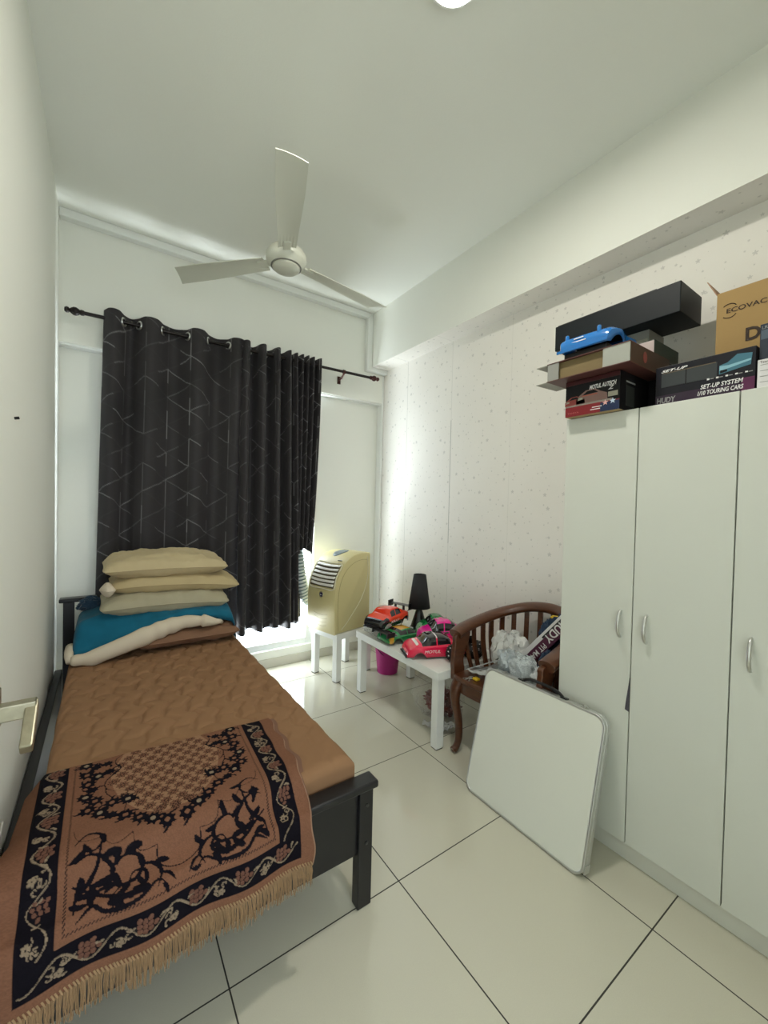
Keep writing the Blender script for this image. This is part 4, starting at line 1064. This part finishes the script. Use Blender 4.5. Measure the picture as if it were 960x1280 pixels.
# ------------------------------------------------------------------ folding table leaning on the wardrobe
ft = thing('folding_table', 'folded white camping table with aluminium rim leaning on the wardrobe', 'folding table', (.60, -.08, 0))
p0 = Vector((.567, .219, .004)); lean = math.atan2(.136, .556)
upv = Vector((math.sin(lean), -.004, math.cos(lean))).normalized(); wv = Vector((0, -1, 0)); nv_ = wv.cross(upv)
if nv_.x > 0: nv_ = -nv_
FM = basis(p0, wv, upv, -nv_)     # x along the floor edge towards the viewer, y up, z = away from the bed (thickness)
FM = basis(p0, wv, upv, Vector((1, 0, 0))-upv*upv.x)
zt = (Vector((1, 0, 0))-upv*upv.x).normalized(); FM = basis(p0, wv, upv, zt)
FW, FH = .597, .588
def rr(x0, y0, x1, y1, r, n=8):
    P = []
    for cx, cy, a0 in ((x1-r, y1-r, 0), (x0+r, y1-r, PI/2), (x0+r, y0+r, PI), (x1-r, y0+r, 1.5*PI)):
        for k_ in range(n+1):
            a_ = a0+PI/2*k_/n; P.append((cx+r*math.cos(a_), cy+r*math.sin(a_)))
    return P
def rrp(P, z): return [(x, y, z) for x, y in P]
ALF = mat('bare_aluminium', (.60, .61, .60), .32, .85)
def leaf(z0, name):
    b = MB(); b.M = FM; b.prism(rrp(rr(.006, .006, FW-.006, FH-.006, .040), z0+.002), (0, 0, .018)); b.build('panel', mat('white_hardboard', (.72, .73, .66), .42, var=.03, vscale=3), ft, smooth=True, angle=35)
    # rim: hollow band
    O, I = rr(0, 0, FW, FH, .046), rr(.009, .009, FW-.009, FH-.009, .038); n = len(O)
    vs = rrp(O, z0)+rrp(O, z0+.022)+rrp(I, z0+.022)+rrp(I, z0); fs = []
    for k_ in range(n):
        for q in range(4): fs.append((q*n+k_, q*n+(k_+1) % n, ((q+1) % 4)*n+(k_+1) % n, ((q+1) % 4)*n+k_))
    b = MB(); b.M = FM; b.add(vs, fs); b.build('rim', ALF, ft, smooth=True, bevel=.002, angle=35)
leaf(0, 'a'); leaf(.0235, 'b')
for (x, y) in ((FW, .08), (FW, FH-.10), (FW, FH-.20), (FW, .32)):
    b = MB(); b.M = FM @ Matrix.Translation((x, y, .012)) @ Matrix.Rotation(PI/2, 4, 'Y'); b.lathe([(.004, -.001), (.004, .0015), (.002, .0025)], n=12); b.build('rivet', CHROME, ft)
b = MB(); b.M = FM; b.tube(smoothpath([(.20, FH+.003, .020), (.235, FH+.018, .020), (.30, FH+.022, .020), (.37, FH+.018, .020), (.405, FH+.003, .020)], 6), 1, 8, sec=[(.007*math.cos(2*PI*k_/8), .004*math.sin(2*PI*k_/8)) for k_ in range(8)]); b.build('handle', mat('black_plastic'), ft, smooth=True)
for x in (.195, .41):
    b = MB(); b.M = FM; b.box((x-.014, FH, .008), (x+.014, FH+.006, .034)); b.build('handle_mount', mat('black_plastic'), ft, bevel=.002)
for x in (.10, .50):
    b = MB(); b.M = FM; b.box((x-.012, FH, .006), (x+.012, FH+.004, .040)).box((x-.006, FH+.004, .010), (x+.006, FH+.008, .034)); b.build('latch', CHROME, ft, bevel=.001)
b = MB(); b.M = FM; b.box((FW, .02, .004), (FW+.003, .05, .042)); b.build('corner_plate', ALF, ft)

# ------------------------------------------------------------------ wardrobe
wd = thing('wardrobe', 'tall white three-door wardrobe along the right wall', 'wardrobe', (1.03, -.58, 0))
wx, wz = .780, 1.781
WY = [-.131, -.428, -.728, -1.028]
MB().box((wx+.020, WY[-1], .082), (XR-.012, WY[0], wz)).build('carcass', WHITE, wd, bevel=.001)
MB().box((wx+.030, WY[-1]+.01, 0), (XR-.03, WY[0]-.004, .082)).build('plinth', mat('white_plinth', (.66, .66, .60), .4), wd)
for i in range(3):
    d = MB().box((wx, WY[i+1]+.002, .083), (wx+.019, WY[i]-.002, wz-.001)).build('door', mat('white_door_board', (.655, .67, .615), .42, var=.015), wd, bevel=.0012)
    hy = (-.386, -.479, -.779)[i]
    b = MB(); b.tube(smoothpath([(wx+.002, hy, .885), (wx-.012, hy, .893), (wx-.022, hy, .915), (wx-.025, hy, .9375), (wx-.022, hy, .960), (wx-.012, hy, .982), (wx+.002, hy, .990)], 5), lambda t: .0045+.0022*math.sin(t*PI), 10)
    b.build('handle', CHROME, d, smooth=True)
MB().prism([(wx-.0015, WY[1]+.001, .735), (wx-.0015, WY[1]+.013, .630), (wx-.0015, WY[1]+.015, .607), (wx-.0015, WY[1]+.001, .602)], (.004, 0, 0)).build('trapped_cloth_tip', mat('grey_violet_cloth', (.07, .065, .08), .9), wd)

# ------------------------------------------------------------------ boxes on the wardrobe
KB = mat('card_black_print', (.007, .007, .009), .45, spec=.25)
ZT = wz+.001
def face_rect(x, y0, y1, z0, z1, m, name, parent, t=.0008):
    return MB().box((x-t, min(y0, y1), z0), (x+.0005, max(y0, y1), z1)).build(name, m, parent)
YD, UP = (0, -1, 0), (0, 0, 1)
kit = thing('model_kit_box', 'black and red model car kit box with white star and car picture on the wardrobe', 'box', (.87, -.26, ZT))
kx, ky0, ky1, kz0, kz1 = .742, -.147, -.373, ZT, 1.933
MB().box((kx, ky1, kz0), (1.03, ky0, kz1)).build('carton', KB, kit, bevel=.0015)
MB().box((kx+.002, ky1+.002, kz0-.0005), (wx-.002, ky0-.002, kz0+.0008)).build('carton_underside', mat('raw_card', (.42, .30, .14), .7), kit)
RB = mat('deep_red_print', (.20, .006, .012), .35, coat=.2)
face_rect(kx, ky0-.001, ky1+.001, kz0, kz0+.040, RB, 'red_band', kit)
face_rect(kx-.0003, ky1+.075, ky1+.001, kz0, kz0+.036, mat('navy_print', (.008, .02, .07), .35), 'navy_band', kit)
face_rect(kx, ky0-.001, ky1+.001, kz1-.020, kz1-.001, mat('dark_maroon_print', (.05, .006, .008), .35), 'top_band', kit)
face_rect(kx, ky0-.001, ky1+.03, kz0+.040, kz0+.048, mat('grey_road_print', (.28, .24, .21), .5), 'picture_road', kit)
def star(cy, cz, r, m):
    P = []
    for k_ in range(10):
        rr_ = r if k_ % 2 == 0 else r*.42; a_ = PI/2+PI*k_/5; P.append((kx-.0016, cy+rr_*math.cos(a_), cz+rr_*math.sin(a_)))
    MB().prism(P, (.0006, 0, 0)).build('printed_star', m, kit)
star(ky1+.055, kz0+.034, .0125, mat('pink_white_print', (.75, .42, .40), .5)); star(ky1+.026, kz0+.036, .0125, mat('blue_white_print', (.55, .66, .80), .5))
text('lettering', 'MOTUL AUTECH', (kx-.0016, ky0-.105, kz1-.052), YD, UP, .0165, WP, kit, shear=.25, width=.108, bold=.035)
text('lettering', 'Z', (kx-.0016, ky1+.045, kz1-.068), YD, UP, .014, WP, kit, shear=.25, width=.024, bold=.02)
text('lettering', 'TAMIYA', (kx-.0018, ky0-.012, kz0+.010), YD, UP, .007, mat('pale_red_print', (.45, .12, .12), .5), kit, width=.05)
for z, a_, b_ in ((kz0+.022, -.265, -.305), (kz0+.013, -.258, -.298)): face_rect(kx-.0009, a_, b_, z, z+.003, WP, 'small_print', kit, .0006)
face_rect(kx-.0005, ky1+.008, ky1+.045, kz0+.055, kz0+.074, mat('beige_label', (.40, .38, .30), .5), 'white_label', kit)
for j, (c_y, c_s, col_) in enumerate(((-.188, 1.05, (.32, .06, .05)), (-.258, 1.55, (.26, .15, .13)))):
    P = [(-.040, .0), (-.040, .016), (-.030, .024), (-.014, .034), (.010, .035), (.026, .025), (.042, .018), (.044, .002)]
    MB().prism([(kx-.0012, c_y-a_*c_s, kz0+.046+z*c_s) for a_, z in P], (.0006, 0, 0)).build('printed_car', mat('printed_car_%d' % j, col_, .4), kit)
    MB().prism([(kx-.0018, c_y-a_*c_s, kz0+.046+z*c_s) for a_, z in [(-.022, .022), (-.010, .031), (.008, .032), (.020, .024)]], (.0006, 0, 0)).build('printed_windscreen', KB, kit)
    MB().prism([(kx-.0018, c_y-a_*c_s, kz0+.046+z*c_s) for a_, z in [(-.036, .010), (-.022, .012), (-.022, .017), (-.034, .018)]], (.0006, 0, 0)).build('printed_headlight', mat('beige_label'), kit)
face_rect(kx-.0016, -.222, -.285, kz0+.076, kz0+.079, mat('red_orange_print', (.5, .10, .05), .4), 'printed_stripe', kit)
# side face panel lines
MB().box((.79, ky1-.0008, kz0+.02), (.86, ky1+.0002, kz0+.10)).build('side_panel_print', mat('dark_green_grey_print', (.03, .035, .032), .4), kit)
MB().box((.79, ky1-.0014, kz0+.112), (.865, ky1+.0002, kz0+.118)).build('side_line_print', mat('grey_print', (.3, .3, .3), .5), kit)
# open tray lying on the kit box
trx, try0, try1, trz0, trz1 = .682, -.096, -.434, 1.9345, 2.012
CARD = mat('brown_card_inside', (.20, .145, .065), .75); GREYC = mat('grey_card', (.40, .39, .34), .7); WC = mat('white_card_tab', (.36, .37, .33), .7)
ty = thing('open_carton', 'flat open carton with brown inside resting on the kit box, blue toy car on top', 'box', (.84, -.26, trz0))
MB().box((trx-.004, try1, trz1-.003), (1.02, try0+.002, trz1)).build('top_sheet', mat('dark_red_card', (.10, .035, .03), .5), ty)
MB().box((trx-.004, try1, trz0), (1.02, try0+.002, trz0+.003)).build('bottom_sheet', mat('dark_red_card'), ty)
MB().box((trx+.012, try1+.004, trz0+.003), (trx+.016, try0-.004, trz1-.003)).build('front_wall', CARD, ty)
MB().box((trx-.002, try1+.001, trz0+.003), (trx+.002, try1+.100, trz1-.003)).build('end_tab', WC, ty)
MB().box((trx-.002, try0-.052, trz0+.003), (trx+.002, try0-.001, trz1-.003)).build('end_tab', mat('grey_card_tab', (.28, .28, .26), .7), ty)
MB().box((trx+.002, try1, trz0+.003), (1.02, try1+.003, trz1-.003)).build('side_wall', mat('dark_brown_print', (.045, .022, .018), .4), ty)
MB().prism([(.80+.016*math.cos(a_), try1-.0008, 1.975+.022*math.sin(a_)) for a_ in np.linspace(0, 2*PI, 14, endpoint=False)], (0, .0008, 0)).build('printed_emblem', mat('dull_red_print', (.25, .05, .05), .4), ty)
for z, dz in ((trz1-.003, .0), (trz0, .0)):
    MB().prism([(trx+.0, try0, z), (trx+.14, try0, z), (trx+.14, try0+.045, z-.003), (trx-.006, try0+.052, z-.003)], (0, 0, .0025)).build('flap', GREYC, ty)
# blue shell upside-up, nose hanging over the carton's left end
bl_c = (.012, .16, .50)
bcar = car('toy_car_shell', 'blue toy car shell on top of the open carton on the wardrobe', (.820, -.238, 2.033), .06, L=.25, W=.235, Hh=.105, colors=[bl_c], wing=False, glass=(.02, .02, .025))
BLU = mat('shell_'+name_c(bl_c))
MB().box((.715, -.33, 2.0125), (.92, -.15, 2.047)).build('dark_interior', mat('black_plastic'), bcar, bevel=.004)  # black block added as the dark interior beneath the shell
for y in (-.165, -.300):
    MB().lathe([(.008, 2.06), (.008, 2.116), (.006, 2.121)], (.712, y, 0), 14).build('body_post', BLU, bcar, smooth=True)
MB().box((.6885, -.345, 2.046), (.694, -.13, 2.058)).build('bumper_lip', BLU, bcar, bevel=.002)
for y0_, y1_, z in ((-.205, -.245, 2.091), (-.195, -.255, 2.078)): MB().box((.6925, y1_, z-.002), (.6955, y0_, z+.0015)).build('bumper_print', WP, bcar)
# small cartons behind
gb_ = thing('small_carton', 'dark green and white carton behind the open carton', 'box', (1.0, -.30, 2.0))
MB().box((.985, -.425, ZT), (1.20, -.13, 2.009)).build('carton', KB, tag(bpy.data.objects.new('dark_carton', None), 'black carton on the wardrobe top behind the model kit box', 'box')); dk = bpy.data.objects['dark_carton']; COL.objects.link(dk)
ROOT[dk.name] = Vector((0, 0, 0)); dc = dk.children[0]; dc.matrix_parent_inverse = Matrix.Identity(4)
face = MB().box((1.00, -.4260, 1.972), (1.06, -.4251, 1.998)).build('carton_label', mat('beige_label'), dk)
MB().box((.95, -.405, 2.0105), (1.19, -.12, 2.093)).build('carton', mat('dark_green_print', (.012, .035, .025), .45), gb_, bevel=.001)
MB().box((.9488, -.403, 2.014), (.9505, -.30, 2.090)).build('white_end', mat('white_pink_card', (.55, .45, .43), .5), gb_)
MB().box((.96, -.4062, 2.012), (1.18, -.4049, 2.026)).build('pale_stripe', mat('grey_print'), gb_)
gc = thing('small_carton', 'pale grey carton wedged under the long black box', 'box', (1.1, -.25, 2.1))
MB().box((1.04, -.345, 2.0942), (1.19, -.10, 2.178)).build('carton', mat('pale_grey_card', (.28, .28, .25), .6), gc, bevel=.001)
MB().box((1.0392, -.34, 2.125), (1.0402, -.105, 2.14)).build('tape_strip', mat('beige_label'), gc)
lb = thing('long_black_box', 'long plain black box lying across the cartons on the wardrobe', 'box', (1.1, -.2, 2.18))
MB().box((.962, -.487, 2.180), (1.182, .055, 2.302)).build('carton', mat('matt_black_card', (.006, .009, .012), .5, spec=.3), lb, bevel=.003)
MB().box((.9612, -.40, 2.2995), (.975, .04, 2.3028)).build('lid_edge', mat('black_card_edge', (.02, .022, .024), .5), lb)
# set-up system box
hb = thing('set_up_system_box', 'long dark printed set-up system box behind the wardrobe door edge', 'box', (.97, -.61, ZT))
hx, hy0, hy1, hz1 = .846, -.455, -.748, 1.936
MB().box((hx, hy1, ZT), (1.02, hy0, hz1)).build('carton', mat('blue_black_print', (.008, .008, .014), .4, spec=.3), hb, bevel=.0012)
PX = hx
face_rect(PX, hy0-.002, hy1+.002, ZT, ZT+.045, mat('aubergine_print', (.022, .008, .028), .35), 'lower_band', hb)
face_rect(PX-.0002, hy1+.035, hy1+.001, ZT+.010, ZT+.055, mat('magenta_print', (.10, .010, .065), .35), 'magenta_corner', hb)
face_rect(PX, -.475, -.645, ZT+.075, ZT+.128, mat('gunmetal_print', (.032, .038, .042), .4), 'printed_case', hb)
face_rect(PX-.0006, -.553, -.556, ZT+.072, ZT+.130, KB, 'case_split', hb)
face_rect(PX-.0006, -.478, -.642, ZT+.126, ZT+.129, mat('bronze_print', (.12, .09, .05), .4), 'case_edge', hb)
MB().prism([(PX-.001, -.652, ZT+.082), (PX-.001, -.736, ZT+.096), (PX-.001, -.739, ZT+.134), (PX-.001, -.700, ZT+.140), (PX-.001, -.674, ZT+.118), (PX-.001, -.652, ZT+.112)], (.0006, 0, 0)).build('printed_blue_car', mat('printed_teal', (.05, .17, .24), .4), hb)
MB().prism([(PX-.0014, -.653, ZT+.094), (PX-.0014, -.680, ZT+.098), (PX-.0014, -.736, ZT+.110), (PX-.0014, -.736, ZT+.116), (PX-.0014, -.678, ZT+.108), (PX-.0014, -.653, ZT+.110)], (.0006, 0, 0)).build('printed_bonnet', mat('printed_pale_blue', (.25, .48, .58), .4), hb)
MB().prism([(PX-.0016, -.655, ZT+.085), (PX-.0016, -.674, ZT+.088), (PX-.0016, -.674, ZT+.095), (PX-.0016, -.655, ZT+.095)], (.0006, 0, 0)).build('printed_grille', KB, hb)
for k_ in range(5):
    y = -.618-k_*.026
    face_rect(PX-.0004, y, y-.007, ZT+.070+k_*.0004, ZT+.076, WP, 'printed_icon', hb)
    face_rect(PX-.0004, y-.009, y-.019, ZT+.0718, ZT+.0742, mat('grey_print'), 'printed_caption', hb)
text('lettering', 'SET-UP SYSTEM', (PX-.001, -.600, ZT+.042), YD, UP, .0145, WP, hb, shear=.2, width=.118, bold=.02)
text('lettering', '1/10 TOURING CARS', (PX-.001, -.592, ZT+.0205), YD, UP, .0145, WP, hb, shear=.2, width=.127, bold=.02)
text('lettering', 'HUDY', (PX-.001, -.462, ZT+.016), YD, UP, .020, mat('grey_print'), hb, shear=.1, width=.062, bold=.03)
text('lettering', 'SET-UP', (PX-.001, -.474, ZT+.131), YD, UP, .009, WP, hb, shear=.4, width=.085, bold=.03)
# big cardboard carton
eb = thing('cardboard_carton', 'big brown cardboard carton with open flap at the right end of the wardrobe top', 'box', (1.15, -.76, ZT))
ex, ey0, ez1 = 1.055, -.577, 2.236
KR = mat('kraft_cardboard', (.40, .255, .095), .75, bump=.2, bscale=300, var=.05)
b = MB(); ey1, ex1 = -.985, 1.262
b.box((ex, ey1, ZT), (ex+.004, ey0, ez1)).box((ex1-.004, ey1, ZT), (ex1, ey0, ez1)).box((ex+.004, ey0-.004, ZT), (ex1-.004, ey0, ez1)).box((ex+.004, ey1, ZT), (ex1-.004, ey1+.004, ez1)).box((ex+.004, ey1+.004, ZT), (ex1-.004, ey0-.004, ZT+.004))
b.build('carton', KR, eb)
MB().prism([(ex+.002, ey0, ez1-.002), (ex1-.004, ey0, ez1-.002), (ex1-.02, ey0+.035, ez1+.066), (ex+.012, ey0+.035, ez1+.066)], (0, .004, .001)).build('flap', mat('kraft_flap', (.38, .22, .13), .75), eb)
INK = mat('brown_black_ink', (.035, .018, .010), .7)
text('lettering', 'ECOVACS', (ex-.001, -.608, 2.150), YD, UP, .017, INK, eb, width=.130, bold=.015)
for s_ in (1, -1):
    b = MB(); b.tube([(ex-.0006, -.616+.024*math.cos(a_), 2.158+s_*.024*math.sin(a_)*.95+s_*.004) for a_ in np.linspace(.75, PI-.55, 14)], .0016, 5); b.build('logo_arc', INK, eb)
text('lettering', 'D', (ex-.001, -.667, 2.028), YD, UP, .046, INK, eb, width=.044, bold=.03)
# right edge: dark box standing on white one
wl = thing('small_carton', 'white carton with a printed size table at the right edge of the wardrobe top', 'box', (.85, -.85, ZT))
MB().box((.800, -.93, ZT), (.840, -.763, 1.872)).build('carton', mat('white_card'), wl, bevel=.001)
for k_ in range(4): MB().box((.7992, -.80, ZT+.018+k_*.018), (.8003, -.770, ZT+.0195+k_*.018)).build('printed_line', mat('grey_print'), wl)
text('lettering', 'Team', (.7988, -.769, ZT+.078), YD, UP, .007, INK, wl)
db = thing('small_carton', 'dark blue carton standing behind the white carton at the right edge', 'box', (.9, -.85, ZT))
MB().box((.862, -.93, ZT), (.93, -.752, 2.005)).build('carton', mat('slate_blue_print', (.018, .026, .045), .4), db, bevel=.001)
MB().box((.8612, -.93, 1.955), (.8622, -.755, 1.985)).build('pale_band', mat('blue_grey_print', (.08, .11, .15), .4), db)
text('lettering', 'LRP', (.8606, -.757, 1.988), YD, UP, .010, mat('grey_print'), db)

# ------------------------------------------------------------------ light
wld = bpy.data.worlds.new('sky'); S.world = wld; wld.use_nodes = True
bg = wld.node_tree.nodes['Background']; bg.inputs[0].default_value = (.80, .91, 1.0, 1); bg.inputs[1].default_value = 4
def area(name, loc, rot, sx, sy, power, c, shape='RECTANGLE', spread=PI):
    l = bpy.data.lights.new(name, 'AREA'); l.shape = shape; l.size = sx
    if shape in ('RECTANGLE', 'ELLIPSE'): l.size_y = sy
    l.energy = power; l.color = c; l.spread = spread
    o = bpy.data.objects.new(name, l); COL.objects.link(o); o.location = loc; o.rotation_euler = rot; return o
area('ceiling_lamp_light', (.014, -.168, H-.052), (0, 0, 0), .16, .16, 17, (1.0, .96, .86), 'DISK')
# daylight entering by the window
area('window_daylight', ((WX0+WX1)/2, YL+.16, (WZ0+WZ1)/2), (-PI/2, 0, 0), WX1-WX0, WZ1-WZ0, 72, (.84, .94, 1.0))
area('outside_uplight_fill', (-.1, YL+.40, .05), (PI-.15, 0, 0), 1.5, .5, 150, (.90, .97, 1.0))  # added lamp low outside, aimed up to brighten the ceiling strip
# unseen fill lamp added behind the camera, shining in through the doorway
area('hall_fill_light', (-.6, YF-1.3, 1.3), (PI/2, 0, 0), .9, 1.9, 4.5, (.97, 1.0, .92))

# ------------------------------------------------------------------ camera
cam = bpy.data.cameras.new('camera'); co = bpy.data.objects.new('camera', cam); COL.objects.link(co)
cam.sensor_fit = 'HORIZONTAL'; cam.sensor_width = 36; cam.lens = 504.8139/960*36; cam.clip_start = .02
yaw, pit, rol = -.606, -.0172, .0234
f0 = Vector((-math.sin(yaw), math.cos(yaw), 0)); r0 = Vector((math.cos(yaw), math.sin(yaw), 0)); u0 = Vector((0, 0, 1))
fw = f0*math.cos(pit)+u0*math.sin(pit); uu = u0*math.cos(pit)-f0*math.sin(pit)
rr_ = r0*math.cos(rol)+uu*math.sin(rol); up_ = uu*math.cos(rol)-r0*math.sin(rol)
co.matrix_world = basis((-.905, -1.1555, 1.3839), rr_, up_, -fw)
S.camera = co
S.view_settings.view_transform = 'Standard'; S.view_settings.look = 'None'; S.view_settings.gamma = 1; S.view_settings.exposure = .10
S.view_settings.use_curve_mapping = False
S.cycles.use_denoising = True
S.cycles.max_bounces = 10; S.cycles.diffuse_bounces = 6; S.cycles.transparent_max_bounces = 12
S.cycles.sample_clamp_indirect = 8
